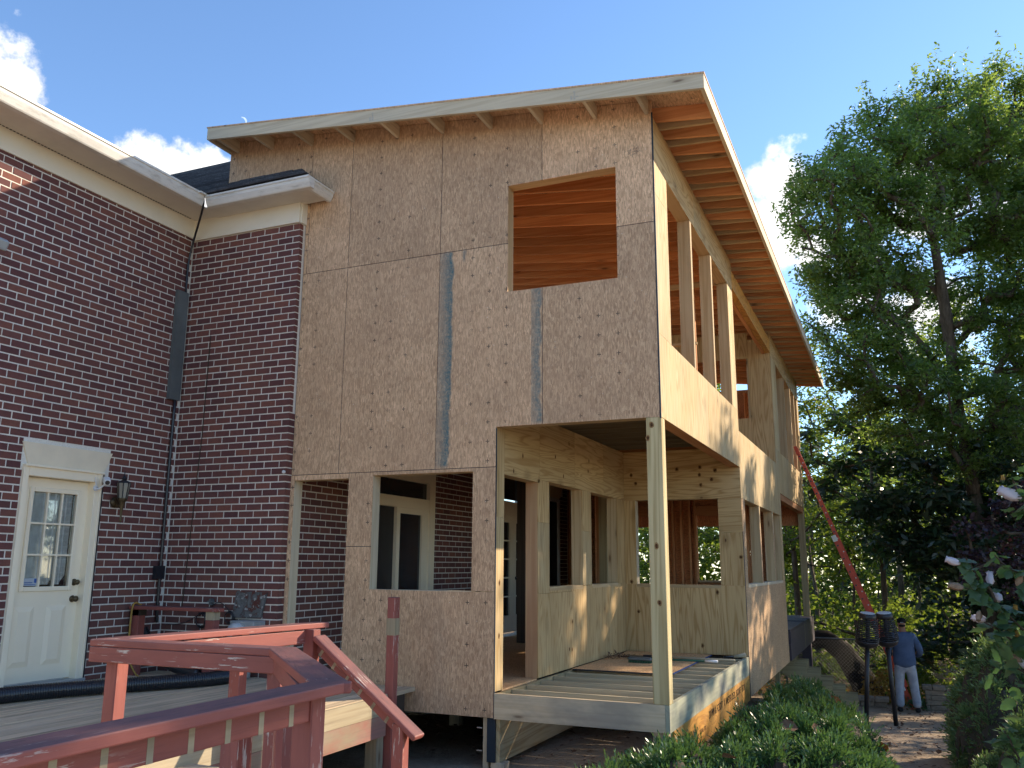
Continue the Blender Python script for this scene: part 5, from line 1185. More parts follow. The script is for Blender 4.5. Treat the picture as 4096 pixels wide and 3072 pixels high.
BR = [(.15, .11), (.15, .10), (.17, .11), (.10, .08), (.058, .058), (.078, .09), (.082, .10), (.05, .06), (.065, .065), (.048, .048), (.036, .036), (.035, .025), (.065, .065), (.048, .048), (.036, .036), (.035, .025), (.09, .09), (.06, .06), (.045, .045), (.04, .035), (.09, .09), (.06, .06), (.045, .045), (.04, .035)]
skin_mesh(BV, BE, BR, 'body', 'skin', per, M=PM)
SV = [(0, .0, .80), (0, .0, .98), (0, .0, 1.14), (0, -.01, 1.33), (0, -.005, 1.45), (0, .005, 1.505),
      (-.175, -.005, 1.425), (-.275, -.01, 1.20), (-.285, .03, 1.11), (-.235, .20, 1.055), (.175, -.005, 1.425), (.285, -.01, 1.20), (.295, .03, 1.11), (.25, .20, 1.045)]
SE = [(0, 1), (1, 2), (2, 3), (3, 4), (4, 5), (4, 6), (6, 7), (7, 8), (8, 9), (4, 10), (10, 11), (11, 12), (12, 13)]
SR = [(.235, .17), (.225, .16), (.215, .15), (.225, .145), (.15, .11), (.075, .075), (.085, .085), (.072, .072), (.066, .066), (.05, .05), (.085, .085), (.072, .072), (.066, .066), (.05, .05)]
shirt = skin_mesh(SV, SE, SR, 'shirt', 'shirt', per, M=PM)
JV = [(0, 0, 1.04), (0, 0, .93), (-.10, .0, .82), (-.125, .02, .50), (-.135, .0, .30), (-.14, -.0, .08), (.10, 0, .82), (.135, .02, .50), (.155, .0, .30), (.165, .0, .08)]
JE = [(0, 1), (1, 2), (2, 3), (3, 4), (4, 5), (1, 6), (6, 7), (7, 8), (8, 9)]
JR = [(.17, .125), (.175, .13), (.112, .115), (.088, .09), (.080, .085), (.078, .082), (.112, .115), (.088, .09), (.080, .085), (.078, .082)]
skin_mesh(JV, JE, JR, 'trousers', 'jeans', per, M=PM)
for sx, ox in ((-.14, -.15), (.165, .185)):
    skin_mesh([(sx, -.06, .045), (sx + (ox - sx) * .5, .05, .045), (ox, .16, .04)], [(0, 1), (1, 2)], [(.055, .045), (.058, .05), (.045, .035)], 'boot', 'shoe', per, M=PM)
skin_mesh([(0, .02, 1.66), (0, .02, 1.73), (0, .02, 1.785)], [(0, 1), (1, 2)], [(.092, .108), (.096, .112), (.06, .07)], 'cap', 'cap', per, M=PM)
skin_mesh([(0, .10, 1.695), (0, .19, 1.675)], [(0, 1)], [(.08, .012), (.06, .008)], 'cap_peak', 'cap', per, M=PM)
skin_mesh([(0, -.035, 1.60), (0, -.045, 1.66)], [(0, 1)], [(.07, .05), (.075, .055)], 'hair', 'hair', per, M=PM)
mb = MB().box((-.03, -.1035, 1.685), (.03, -.1015, 1.70), 0, PM); mb.build('cap_patch', 'zinc', per)

# ================================================================== TORCH LANTERNS
def torch(top, foot, sc, label):
    t = thing('torch_lantern', label, 'garden torch', foot, 'black basket torches on poles'); foot = Vector(foot); base = Vector(top); ax = (base - foot).normalized()
    q = Vector((0, 0, 1)).rotation_difference(ax).to_matrix().to_4x4(); M = Matrix.Translation(base) @ q @ Matrix.Scale(sc, 4)
    MB().tube([foot, base], .034, 10).build('pole', 'blackmetal', t, True)
    MB().lathe([(.02, .0), (.10, .015), (.165, .06), (.185, .11), (.185, .13), (.175, .13), (.15, .07), (.02, .03)], (0, 0, 0), 22, M).build('bowl', 'blackmetal', t, True)
    prof = lambda z: .185 - .055 * ((z - .13) / .40) ** 1.25
    n = 11
    for i in range(n):
        z = .155 + i * .031; r = prof(z); mb = MB(); pts = []
        for a in np.linspace(0, 2 * math.pi, 37)[:-1]: pts.append(M @ Vector(((r + .007 * math.sin(9 * a + i * 3.14)) * math.cos(a), (r + .007 * math.sin(9 * a + i * 3.14)) * math.sin(a), z)))
        mb.tube(pts, .0085 * sc, 5, closed=True).build('weave_ring', 'blackmetal', t, True)
    mb = MB()
    for k in range(9):
        a = k * 2 * math.pi / 9; mb.tube([M @ Vector((prof(z) * .985 * math.cos(a), prof(z) * .985 * math.sin(a), z)) for z in (.13, .25, .38, .50)], .007 * sc, 5)
    mb.build('weave_ribs', 'blackmetal', t)
    MB().lathe([(.132, .495), (.136, .50), (.13, .575), (.02, .578)], (0, 0, 0), 22, M).build('collar', 'blackmetal', t, True); MB().lathe([(.118, .5785), (.10, .586), (.02, .588)], (0, 0, 0), 18, M).build('solar_cap', 'pvc', t)
    MB().tube([M @ Vector((0, 0, .03)), M @ Vector((0, 0, .5))], .03 * sc, 8).build('candle_tube', 'blackmetal', t)
torch((1.47, 6.49, -2.18), (1.37, 6.65, gz(1.4, 6.65) - .05), .90, 'nearer black basket torch, standing left and slightly higher')
torch((1.75, 6.95, -2.19), (1.78, 7.15, gz(1.8, 7.15) - .03), .90, 'farther black basket torch, half hidden behind the nearer one')

# ================================================================== FENCE AND FALLEN TRUNK
fe = thing('chain_link_fence', 'sagging chain link fence in front of the woods behind the stairs', 'fence', (0, 16, -4.2))
fz = gz(0, 16)
for x in (-6, -3.4, -.8, 1.8, 4.4, 7.0): MB().tube([(x, 16, fz - .1), (x, 16, fz + 1.5)], .03, 8).build('fence_post', 'zinc', fe, True)
MB().tube([(-6, 16, fz + 1.45), (-2, 16, fz + 1.43), (2, 16, fz + 1.40), (7, 16, fz + 1.45)], .018, 6).build('top_tube', 'zinc', fe, True)
mb = MB(); 
for i in range(150):
    x = -6 + i * .085; mb.tube([(x, 15.97, fz), (x + 1.4, 15.97, fz + 1.42)], .0018, 3, cap=False); mb.tube([(x + 1.4, 15.975, fz), (x, 15.975, fz + 1.42)], .0018, 3, cap=False)
mb.build('wire_mesh', 'wire', fe, kind='stuff')
mb = MB(); mb.tube([(-1.6, 16.9, -2.9), (-.6, 16.8, -2.85), (.15, 16.8, -2.85), (.55, 16.8, -3.15), (.95, 16.8, -3.8), (1.3, 16.8, -4.5)], [.16, .2, .24, .27, .33, .38], 10)
MT['rot'] = mat_plain('dark_bark', (.028, .022, .017), 0.95, 0.1, 0, 0.3, 5)  # bark colour darker than that of the standing trees
tag(mb.build('fallen_trunk', 'rot', None, True), 'dark bent fallen tree trunk behind the chain link fence', 'tree trunk')

# ================================================================== TREES
def leaf_quads(C, rng, size, aspect, droop=0.25, per=None):
    """C: (N,3) leaf positions -> folded-flat diamond quads"""
    N = len(C); az = rng.uniform(0, 2 * np.pi, N); el = rng.normal(-droop, 0.5, N)
    d = np.stack([np.cos(az) * np.cos(el), np.sin(az) * np.cos(el), np.sin(el)], 1)
    r = rng.normal(size=(N, 3)); s = np.cross(d, r); s /= np.linalg.norm(s, axis=1, keepdims=True) + 1e-9
    up = np.array([0, 0, 1.0]); s2 = np.cross(d, np.tile(up, (N, 1))); s2 /= np.linalg.norm(s2, axis=1, keepdims=True) + 1e-9
    s = 0.55 * s + 0.45 * s2; s /= np.linalg.norm(s, axis=1, keepdims=True) + 1e-9
    L = size * rng.uniform(.6, 1.35, N)[:, None]; Wd = L * aspect * rng.uniform(.8, 1.2, N)[:, None]
    return np.stack([C, C + d * L * .45 + s * Wd * .5, C + d * L, C + d * L * .45 - s * Wd * .5], 1)
def tree_meshes(name, trunk, clumps, rng, leafmat, leaf=.12, aspect=.42, dens=150, clr=.42, cover=2.2, shoots=0, trunk_r=.2, droop=.25, sprays=0.0):
    """trunk: list of (x,y,z,r); clumps: ellipsoids (x,y,z,rx,rz) filled with leaf clusters joined to the trunk by limbs"""
    nodes = [np.array(t[:3]) for t in trunk]; par = [-1] + list(range(len(trunk) - 1)); isT = len(trunk)
    cents = []
    for (x, y, z, rx, rz) in clumps:
        n = max(2, int(cover * (rx * rx * rz) / (clr ** 3) * .16))
        k = 0
        while k < n:
            p = rng.uniform(-1, 1, 3)
            rr = np.linalg.norm(p)
            if rr > 1 or rr < .25: continue
            cents.append(np.array([x, y, z]) + p * np.array([rx, rx, rz])); k += 1
    tp = np.array([t[:3] for t in trunk])
    cents.sort(key=lambda c: np.min(np.linalg.norm(tp - c, axis=1)))
    tips = []
    for c in cents:
        A = np.array(nodes); dist = np.linalg.norm(A - c, axis=1) + 0.9 * np.maximum(0, A[:, 2] - c[2] + .15)
        j = int(np.argmin(dist)); p = nodes[j]; mid = (p + c) / 2 + rng.normal(0, .08, 3) * np.linalg.norm(c - p); mid[2] -= .05 * np.linalg.norm(c - p) * 0
        nodes.append(mid); par.append(j); nodes.append(c); par.append(len(nodes) - 2); tips.append(len(nodes) - 1)
    cnt = np.zeros(len(nodes))
    for t in tips: cnt[t] = 1
    for i in range(len(nodes) - 1, 0, -1): cnt[par[i]] += cnt[i]
    rad_ = .012 + .016 * np.sqrt(cnt); rad_ = np.minimum(rad_, trunk_r)
    for i in range(isT): rad_[i] = trunk[i][3]
    mb = MB()
    for i in range(1, len(nodes)):
        p = par[i]; r0 = min(rad_[p], rad_[i] * 1.5) if i >= isT else rad_[p]
        mb.tube([nodes[p], nodes[i]], [r0, rad_[i]], 7 if rad_[i] > .05 else 4, cap=False)
    tm = mb.mesh(name + '_trunk', True); tm.materials.append(MT['bark'])
    P = []
    for c in cents:
        n = int(dens * rng.uniform(.6, 1.4)); q = rng.normal(0, 1, (n, 3)); q /= (np.linalg.norm(q, axis=1, keepdims=True) + 1e-6); rr = rng.uniform(0, 1, (n, 1)) ** .45
        sc = np.array([1, 1, .72]) * clr * rng.uniform(.75, 1.25); P.append(c + q * rr * sc)
    if shoots:
        order = sorted(cents, key=lambda c: -c[2])[:shoots * 3]
        for c in order[::3] + order[1::6]:
            h = rng.uniform(.5, 1.0); n = 34; t = rng.uniform(0, 1, n); lean = rng.normal(0, .1, 2)
            P.append(np.stack([c[0] + lean[0] * t + rng.normal(0, .05 * (1.3 - t)), c[1] + lean[1] * t + rng.normal(0, .05 * (1.3 - t)), c[2] + .25 + h * t], 1))
    C = np.concatenate(P); Q = leaf_quads(C, rng, leaf, aspect, droop)
    return tm, quads_mesh(name + '_crown', Q, leafmat)
def put_tree(name, label, tm, cmesh, loc=(0, 0, 0), rot=0, s=1.0, group=None, cat='tree'):
    t = thing(name, label, cat, loc, group); t.rotation_euler = (0, 0, rot); t.scale = (s, s, s)
    for nm, me in (('trunk', tm), ('crown', cmesh)):
        o = bpy.data.objects.new(nm, me); COL.objects.link(o); o.parent = t
    return t
K1 = [(2.55, 12.39, 8.23, 1.33), (3.96, 13.90, 9.17, 1.46), (5.53, 15.53, 9.91, 1.65), (1.44, 11.13, 6.74, 1.21), (2.43, 12.71, 6.59, 1.39), (4.84, 14.64, 7.57, 1.46), (1.55, 12.0, 5.5, 1.0), (1.71, 12.28, 4.63, 1.30), (3.14, 14.31, 5.78, 0.8), (4.53, 15.08, 5.08, 1.4), (1.95, 12.6, 3.1, 1.05), (2.35, 13.51, 2.91, 1.25), (3.81, 14.23, 2.52, 1.3), (5.71, 15.25, 6.57, 1.52), (5.75, 15.95, 3.60, 1.52), (3.76, 13.57, 10.14, 0.5), (2.33, 12.01, 9.3, 0.45), (1.51, 11.26, 8.0, 0.6), (0.98, 10.9, 7.2, .5), (6.8, 16.5, 8.5, 1.8), (7.3, 16.8, 5.0, 1.8)]
rng = np.random.default_rng(11)
trunk1 = [(3.9, 16.2, gz(3.9, 16.2) - .3, .22), (3.95, 15.8, -1.2, .19), (3.8, 15.2, .6, .16), (3.6, 14.6, 2.8, .12), (3.5, 14.1, 4.9, .14), (3.35, 13.6, 6.9, .09)]
tm, cm_ = tree_meshes('broad_tree', trunk1, [(a, b, c, r, r * 1.02) for a, b, c, r in K1], rng, 'L_main', leaf=.115, aspect=.40, dens=190, clr=.42, cover=9.2, shoots=110, trunk_r=.075)
put_tree('broad_tree', 'tall pale-tipped broadleaf tree rising highest at the right edge', tm, cm_)
# second stem of that stand, right
rngs = np.random.default_rng(23)
# dark big-leaved evergreen behind the man
DK = [(3.4, 15.0, .9, 1.6), (5.0, 16.4, 1.3, 1.7), (2.5, 15.0, -.6, 1.35), (4.0, 15.6, -.8, 1.7), (5.7, 17.8, -.5, 1.8), (2.9, 16.2, -2.4, 1.2), (4.9, 16.8, -2.3, 1.6), (6.6, 17.6, 1.2, 1.9), (3.9, 14.6, -2.7, 1.0), (5.6, 15.6, -2.9, 1.2), (6.5, 16.6, -2.2, 1.5), (1.9, 15.6, .8, 1.1), (1.35, 15.5, 1.0, 1.1), (.8, 16.3, 2.3, 1.1), (1.8, 16.2, -.9, 1.0), (.9, 16.6, .4, .9), (2.6, 16.8, 2.2, 1.3)]
tm2, cm2 = tree_meshes('evergreen_tree', [(4.2, 17.0, gz(4, 17) - .2, .22), (4.2, 16.8, -2.5, .2), (4.1, 16.6, -.6, .16), (4.0, 16.4, 1.2, .08)], [(a, b, c, r, r * .85) for a, b, c, r in DK], rngs, 'L_dark', leaf=.25, aspect=.36, dens=95, clr=.50, cover=5.0, droop=.15)
put_tree('evergreen_tree', 'dark large-leaved evergreen behind the man and the taller stone wall', tm2, cm2)
PK = [(3.53, 8.9, -.55, .55, .5), (4.1, 9.4, -.2, .75, .65), (3.35, 8.8, -1.0, .30, .3), (4.3, 9.2, -1.1, .7, .6), (4.6, 9.6, .2, .7, .6)]
tm3, cm3 = tree_meshes('purple_tree', [(4.3, 9.6, gz(4, 9.6) - .1, .08), (4.2, 9.5, -1.5, .06), (4.1, 9.4, -.4, .03)], PK, rngs, 'L_purple', leaf=.085, aspect=.6, dens=150, clr=.28, cover=4.5)
put_tree('purple_tree', 'small purple-leaved tree at the right edge behind the white flowers', tm3, cm3)
# reusable kinds for the woods
def kind(seed, H, h0, R, leafmat, leaf, dens, clr, cover, lean=.3, aspect=.42, tr=.16):
    r = np.random.default_rng(seed); n = 7; trunk = [(lean * (i / n) ** 1.5 * R * .3 + r.normal(0, .05), r.normal(0, .06), H * .86 * i / n - (.3 if i == 0 else 0), tr * (1 - .8 * i / n)) for i in range(n + 1)]
    cl = []
    for i in range(int(7 + H)):
        z = h0 + (H - h0) * r.uniform(0.02, .95); f = math.sin(math.pi * (.12 + .8 * (z - h0) / (H - h0))); a = r.uniform(0, 6.28); d = R * f * r.uniform(.25, .85); rr = R * r.uniform(.28, .42)
        cl.append((d * math.cos(a), d * math.sin(a), z, rr, rr * .8))
    return tree_meshes('wood%d' % seed, trunk, cl, r, leafmat, leaf, aspect, dens, clr, cover)
KA = kind(1, 11, 1.6, 3.4, 'L_main', .18, 120, .62, 3.4); KB = kind(2, 6.5, .1, 2.8, 'L_light', .17, 120, .5, 3.2, tr=.09); KC = kind(3, 14, 5.0, 3.8, 'L_light', .20, 110, .75, 3.0, tr=.15); KD = kind(4, 9, .4, 3.0, 'L_dark', .21, 120, .6, 3.4)
def wood(k, x, y, s, rot, nm, label, group): return put_tree(nm, label, k[0], k[1], (x, y, gz(x, y) - .1), rot, s, group)
WG = 'trees of the wood behind the house'
LB = {'A': ('woodland_tree', 'green woodland tree in the wood behind the house'), 'B': ('understory_tree', 'low yellow-green sunlit understory tree behind the fence'), 'C': ('tall_woodland_tree', 'tall slender tree with high crown in the wood behind the house'), 'D': ('dense_tree', 'dense dark tree in the wood behind the house')}
KK = {'A': KA, 'B': KB, 'C': KC, 'D': KD}
wl = [('B', .6, 22, 1.0, 0), ('B', -2.6, 21, .95, 1.2), ('B', 2.7, 24, 1.1, 2.5), ('B', -.8, 27, 1.2, 4.0), ('B', -5.0, 24, 1.1, 5.1), ('C', -.9, 20.5, .8, .6), ('C', 1.6, 21.0, .78, 2.2), ('C', -3.8, 25, .9, 3.1), ('C', 3.8, 28, .9, 1.0),
      ('A', -1.2, 30, 1.0, 1.0), ('A', 2.2, 31, 1.05, 2.7), ('A', 6.5, 27, 1.05, .2), ('D', 7.2, 21, .95, .7), ('D', 1.6, 34, 1.2, 4.4)]
OWN = {('B', .6): 'yellow-green understory tree directly behind the bent fallen trunk', ('B', -2.6): 'yellow-green understory tree showing through the left pane hole of the porch back window', ('B', 2.7): 'yellow-green understory tree behind the man and the ladder foot', ('C', -.9): 'slender dark-trunked tree just right of the far porch post', ('C', 1.6): 'slender straight tree rising behind the two torches', ('B', -.8): 'farther yellow-green understory tree between the slender dark trunks', ('B', -5.0): 'yellow-green understory tree showing through the middle of the porch back window', ('C', -3.8): 'tall slender tree hidden mostly behind the enclosed lower room', ('C', 3.8): 'tall high-crowned tree rising behind the dark evergreen', ('A', -1.2): 'green woodland tree just past the roof end, left of the tall tree', ('A', 2.2): 'green woodland tree showing through the lower gaps of the tall tree', ('A', 6.5): 'green woodland tree behind the right side of the tall tree', ('D', 1.6): 'dense dark tree far back above the understory', ('D', 7.2): 'dense dark tree farthest right in the wood behind the evergreen'}
for (k, x, y, s, r_) in wl: wood(KK[k], x, y, s, r_, LB[k][0], OWN.get((k, x), LB[k][1]), WG)
# far-off wood closing the view
def far_wood(name, n, x0, x1, y0, y1, z1, size, mat):
    r = np.random.default_rng(31); X = r.uniform(x0, x1, n); Y = r.uniform(y0, y1, n); top = z1 * (.75 + .25 * np.sin(X * .7) * np.cos(X * .31 + 1)) ; Zg = np.array([gz(a, b) for a, b in zip(X, Y)]); Z = Zg + r.uniform(0, 1, n) ** .8 * (top - Zg)
    keep = r.uniform(0, 1, n) < .55 + .45 * np.sin(X * 1.9 + Z * 1.3) * np.sin(Z * 1.7 - X * .8 + Y)
    C = np.stack([X, Y, Z], 1)[keep]; return link(name, quads_mesh(name, leaf_quads(C, r, size, .55, .2), mat), None, 'stuff')
far_wood('distant_wood', 75000, -16, 26, 36, 46, 6.0, .42, 'L_light')
far_wood('undergrowth', 22000, -7, 12, 18.5, 30, -2.6, .17, 'L_light')
# unseen trees right of the frame, added and sized to throw dappled shade
SG = 'trees right of the yard'
for (k, x, y, s, r_) in [('D', 9.6, 14.0, 1.36, 1.5), ('D', 10.8, 9.8, .80, 3.0), ('D', 10.2, 19.6, 1.25, .5), ('D', 10.9, 5.2, 1.22, 5.0), ('D', 8.2, 13.2, 1.12, 4.1)]:
    wood(KK[k], x, y, s, r_, 'unseen_shade_tree', 'tree standing at the right side of the yard, outside the view', SG)

# ================================================================== SHRUBS
def shrub(name, label, domes, rng, mat, dens, leaf, nper, h, cat='shrub', group=None, flat=.6):
    """domes: (x,y,rx,ry,height above ground). Upright sprigs over the union of domes."""
    xs0 = min(d[0] - d[2] for d in domes); xs1 = max(d[0] + d[2] for d in domes); ys0 = min(d[1] - d[3] for d in domes); ys1 = max(d[1] + d[3] for d in domes)
    def top(x, y):
        b = -1.0
        for (cx, cy, rx, ry, hh) in domes:
            q = 1 - ((x - cx) / rx) ** 2 - ((y - cy) / ry) ** 2
            if q > 0: b = max(b, hh * q ** .5)
        if b > 0: b += min(b, .25) * .55 * (math.sin(x * 9.1 + 1.7 * math.sin(y * 5.3)) * math.sin(y * 8.3 + 1.9 * math.sin(x * 6.1)))
        return b
    t = thing(name, label, cat, (domes[0][0], domes[0][1], gz(domes[0][0], domes[0][1])), group)
    # inner twiggy mound
    n = 44; V = []; idx = {}; F = []
    for j in range(n + 1):
        for i in range(n + 1):
            x = xs0 + (xs1 - xs0) * i / n; y = ys0 + (ys1 - ys0) * j / n; b = top(x, y)
            if b > 0: idx[(i, j)] = len(V); V.append((x, y, gz(x, y) + max(b - .10, 0.0) + rng.normal(0, .015)))
    for j in range(n):
        for i in range(n):
            q = [(i, j), (i + 1, j), (i + 1, j + 1), (i, j + 1)]
            if all(k in idx for k in q): F.append(tuple(idx[k] for k in q))
    me = bpy.data.meshes.new('inner_branches'); me.from_pydata(V, [], F); me.materials.append(MT['twig']); link('inner_branches', me, t)
    P = []; D = []; S_ = []
    N = int(dens * (xs1 - xs0) * (ys1 - ys0)); X = rng.uniform(xs0, xs1, N); Y = rng.uniform(ys0, ys1, N)
    for x, y in zip(X, Y):                                   # each point is a rounded tuft of sprigs
        b = top(x, y)
        if b <= 0.02: continue
        e = .05; t1, t2, t3, t4 = top(x + e, y), top(x - e, y), top(x, y + e), top(x, y - e)
        gx = (max(t1, 0) - max(t2, 0)) / (2 * e); gy = (max(t3, 0) - max(t4, 0)) / (2 * e); gx = max(-2.5, min(2.5, gx)); gy = max(-2.5, min(2.5, gy))
        nrm = np.array([-gx, -gy, 1.2]); nrm /= np.linalg.norm(nrm); R_ = h * rng.uniform(.75, 1.25)
        o = np.array([x, y, gz(x, y) + b]) - nrm * R_ * .8 - np.array([0, 0, rng.uniform(0, .06) * (1 + abs(gx) + abs(gy))])
        for _ in range(nper):
            ax = nrm * .9 + rng.normal(0, .62, 3) + np.array([0, 0, .35]); ax /= np.linalg.norm(ax); L_ = R_ * rng.uniform(.75, 1.25); az0 = rng.uniform(0, 6.28)
            for k_ in range(9):
                tq = .30 + .78 * k_ / 8; a = az0 + k_ * 2.4; u1 = np.cross(ax, [.3, .5, .8]); u1 /= np.linalg.norm(u1); u2 = np.cross(ax, u1)
                d = ax * (.55 + .5 * tq) + (u1 * math.cos(a) + u2 * math.sin(a)) * (.95 * (1.2 - tq)); d /= np.linalg.norm(d)
                P.append(o + ax * L_ * tq); D.append(d); S_.append(leaf * rng.uniform(.75, 1.25))
    P = np.array(P); D = np.array(D); S_ = np.array(S_)[:, None]; r = rng.normal(size=P.shape); s = np.cross(D, r); s /= np.linalg.norm(s, axis=1, keepdims=True)
    Wd = S_ * .34; Q = np.stack([P, P + D * S_ * .5 + s * Wd * .5, P + D * S_, P + D * S_ * .5 - s * Wd * .5], 1)
    link('foliage', quads_mesh('foliage', Q, mat), t); return t
rb_ = np.random.default_rng(5)
BG = 'spreading evergreen shrubs along the addition'
shrub('spreading_shrub', 'low spreading evergreen shrub nearest the camera, under the porch corner', [(.35, -1.2, .85, .85, .50), (1.05, -.5, .85, .85, .54), (.2, -.2, .5, .6, .34)], rb_, 'L_yew', 100, .040, 22, .15, group=BG)
shrub('spreading_shrub', 'low spreading evergreen shrub in the middle of the bed beside the yellow beam', [(.75, 1.4, .70, 1.1, .53), (1.15, 1.4, .60, 1.1, .50), (1.42, .7, .45, .8, .36)], rb_, 'L_yew', 95, .042, 22, .16, group=BG)
shrub('spreading_shrub', 'low spreading evergreen shrub farthest along the bed, beside the brown board wall', [(.62, 4.3, .50, 1.7, .52), (.98, 3.7, .50, 1.3, .44), (.50, 6.9, .36, 1.5, .52), (.8, 6.2, .4, 1.2, .36)], rb_, 'L_yew', 85, .046, 18, .17, group=BG)
shrub('rounded_shrub', 'tall rounded evergreen shrub at the right of the dirt path', [(3.08, 3.0, .76, .85, 1.30), (2.9, 2.4, .58, .62, .90), (3.6, 3.3, .8, .9, 1.25)], rb_, 'L_yew2', 150, .040, 20, .14)
shrub('rounded_shrub', 'lower rounded evergreen shrub in the bottom right corner', [(2.80, 1.0, .38, .5, .46), (3.1, .9, .6, .7, .66), (3.6, 1.4, .7, .8, .84)], rb_, 'L_yew2', 130, .040, 20, .13)

# ================================================================== HIBISCUS
hb = thing('hibiscus', 'hibiscus shrub with lobed leaves and pale closed flowers at the right edge', 'shrub', (2.6, -3.9, -2.8))
ST = [[(2.75, -3.85, -2.75), (2.70, -3.9, -2.0), (2.55, -4.0, -1.5), (2.421, -4.112, -1.264), (2.377, -4.143, -1.213), (2.333, -4.173, -1.162), (2.286, -4.207, -1.107), (2.237, -4.235, -1.076), (2.186, -4.261, -1.059)], [(2.286, -4.207, -1.107), (2.271, -4.224, -1.06), (2.237, -4.247, -1.025), (2.218, -4.264, -.986), (2.197, -4.282, -.945)], [(2.75, -3.85, -2.75), (2.72, -3.95, -1.9), (2.60, -4.05, -1.3), (2.438, -4.154, -1.047), (2.395, -4.181, -1.012), (2.333, -4.217, -.973), (2.299, -4.24, -.934)], [(2.80, -3.85, -2.75), (2.70, -4.0, -1.6), (2.58, -4.12, -.95), (2.461, -4.211, -.752), (2.409, -4.243, -.713), (2.381, -4.271, -.642)], [(2.6, -3.95, -1.8), (2.415, -4.097, -1.343), (2.347, -4.144, -1.265), (2.278, -4.187, -1.206), (2.243, -4.207, -1.186)], [(2.7, -3.9, -2.2), (2.5, -4.05, -1.85), (2.353, -4.147, -1.731), (2.304, -4.187, -1.65), (2.286, -4.205, -1.601), (2.27, -4.219, -1.572)], [(2.7, -3.9, -2.0), (2.5, -4.02, -1.55), (2.40, -4.10, -1.40), (2.30, -4.17, -1.33)]]
for s in ST: ctube(s, lambda n: [.007 - .0045 * i / n for i in range(n)], 'stem', 'twig', parent=hb, n=6)
def lobed(sz):
    out = [(0, 0), (.22, .10), (.42, .30), (.34, .42), (.46, .55), (.27, .68), (.22, .82), (0, 1.05)]
    full = out + [(-x, y) for x, y in out[-2:0:-1]]
    V = [(x * sz, y * sz, -.10 * sz * abs(x) * 2 + .06 * sz * math.sin(y * 5) + .05 * sz * math.sin(x * 9)) for x, y in full]; V.append((0, .5 * sz, .03 * sz)); F = [(i, (i + 1) % len(full), len(full)) for i in range(len(full))]
    me = bpy.data.meshes.new('leaf'); me.from_pydata(V, [], F); me.materials.append(MT['L_hib']); me.polygons.foreach_set('use_smooth', [True] * len(F)); return me
LM = [lobed(.05), lobed(.062), lobed(.075)]
rh = random.Random(9)
def place(o, loc, rot, s=1.0):
    o.matrix_parent_inverse = Matrix.Identity(4); o.matrix_basis = Matrix.Translation(Vector(loc) - hb.location) @ rot.to_matrix().to_4x4() @ Matrix.Scale(s, 4)
from mathutils import Euler
for s in ST:
    seg = s[-5:] if len(s) > 5 else s[1:]
    for i in range(len(seg) - 1):
        for q in range(5):
            p = Vector(seg[i]).lerp(Vector(seg[i + 1]), rh.random()) + Vector((rh.gauss(0, .012), rh.gauss(0, .012), rh.gauss(0, .012)))
            o = link('leaf', rh.choice(LM), hb); place(o, p, Euler((rh.uniform(-1.3, .3), rh.uniform(-.5, .5), rh.uniform(0, 6.28))), rh.uniform(.7, 1.15))
for _ in range(16):
    p = Vector((2.45 + rh.gauss(0, .05), -4.21 + rh.gauss(0, .04), -.73 + rh.gauss(0, .05))); o = link('leaf', rh.choice(LM), hb); place(o, p, Euler((rh.uniform(-1.3, .2), rh.uniform(-.5, .5), rh.uniform(0, 6.28))), rh.uniform(.8, 1.2))
for _ in range(60):
    p = Vector((2.40 + rh.gauss(0, .07), -4.13 + rh.gauss(0, .07), -1.28 + rh.gauss(0, .10))); o = link('leaf', rh.choice(LM), hb); place(o, p, Euler((rh.uniform(-1.3, .2), rh.uniform(-.5, .5), rh.uniform(0, 6.28))), rh.uniform(.8, 1.2))
for _ in range(34):
    p = Vector((2.37 + rh.gauss(0, .06), -4.15 + rh.gauss(0, .05), -1.72 + rh.gauss(0, .07))); o = link('leaf', rh.choice(LM), hb); place(o, p, Euler((rh.uniform(-1.3, .2), rh.uniform(-.5, .5), rh.uniform(0, 6.28))), rh.uniform(.8, 1.2))
def bud(sz, mat):
    mb = MB(); prof = [(.08, 0), (.20, .18), (.30, .5), (.27, .85), (.20, 1.1), (.27, 1.28), (.16, 1.22)]; n = 14; base = 0
    for (r, z) in prof:
        for j in range(n):
            a = 2 * math.pi * j / n + z * 1.6; rr = r * (1 + .30 * math.cos(5 * a) + .10 * math.sin(3 * a + z * 4)) * sz; mb.v.append((rr * math.cos(a), rr * math.sin(a), z * sz))
    for i in range(len(prof) - 1):
        for j in range(n): mb.f.append((i * n + j, i * n + (j + 1) % n, (i + 1) * n + (j + 1) % n, (i + 1) * n + j)); mb.u += [(0, 0)] * 4
    me = mb.mesh('flower', True); me.materials.append(MT[mat]); return me
B1, B2, B3 = bud(.042, 'petal'), bud(.036, 'withered'), bud(.026, 'L_fall')
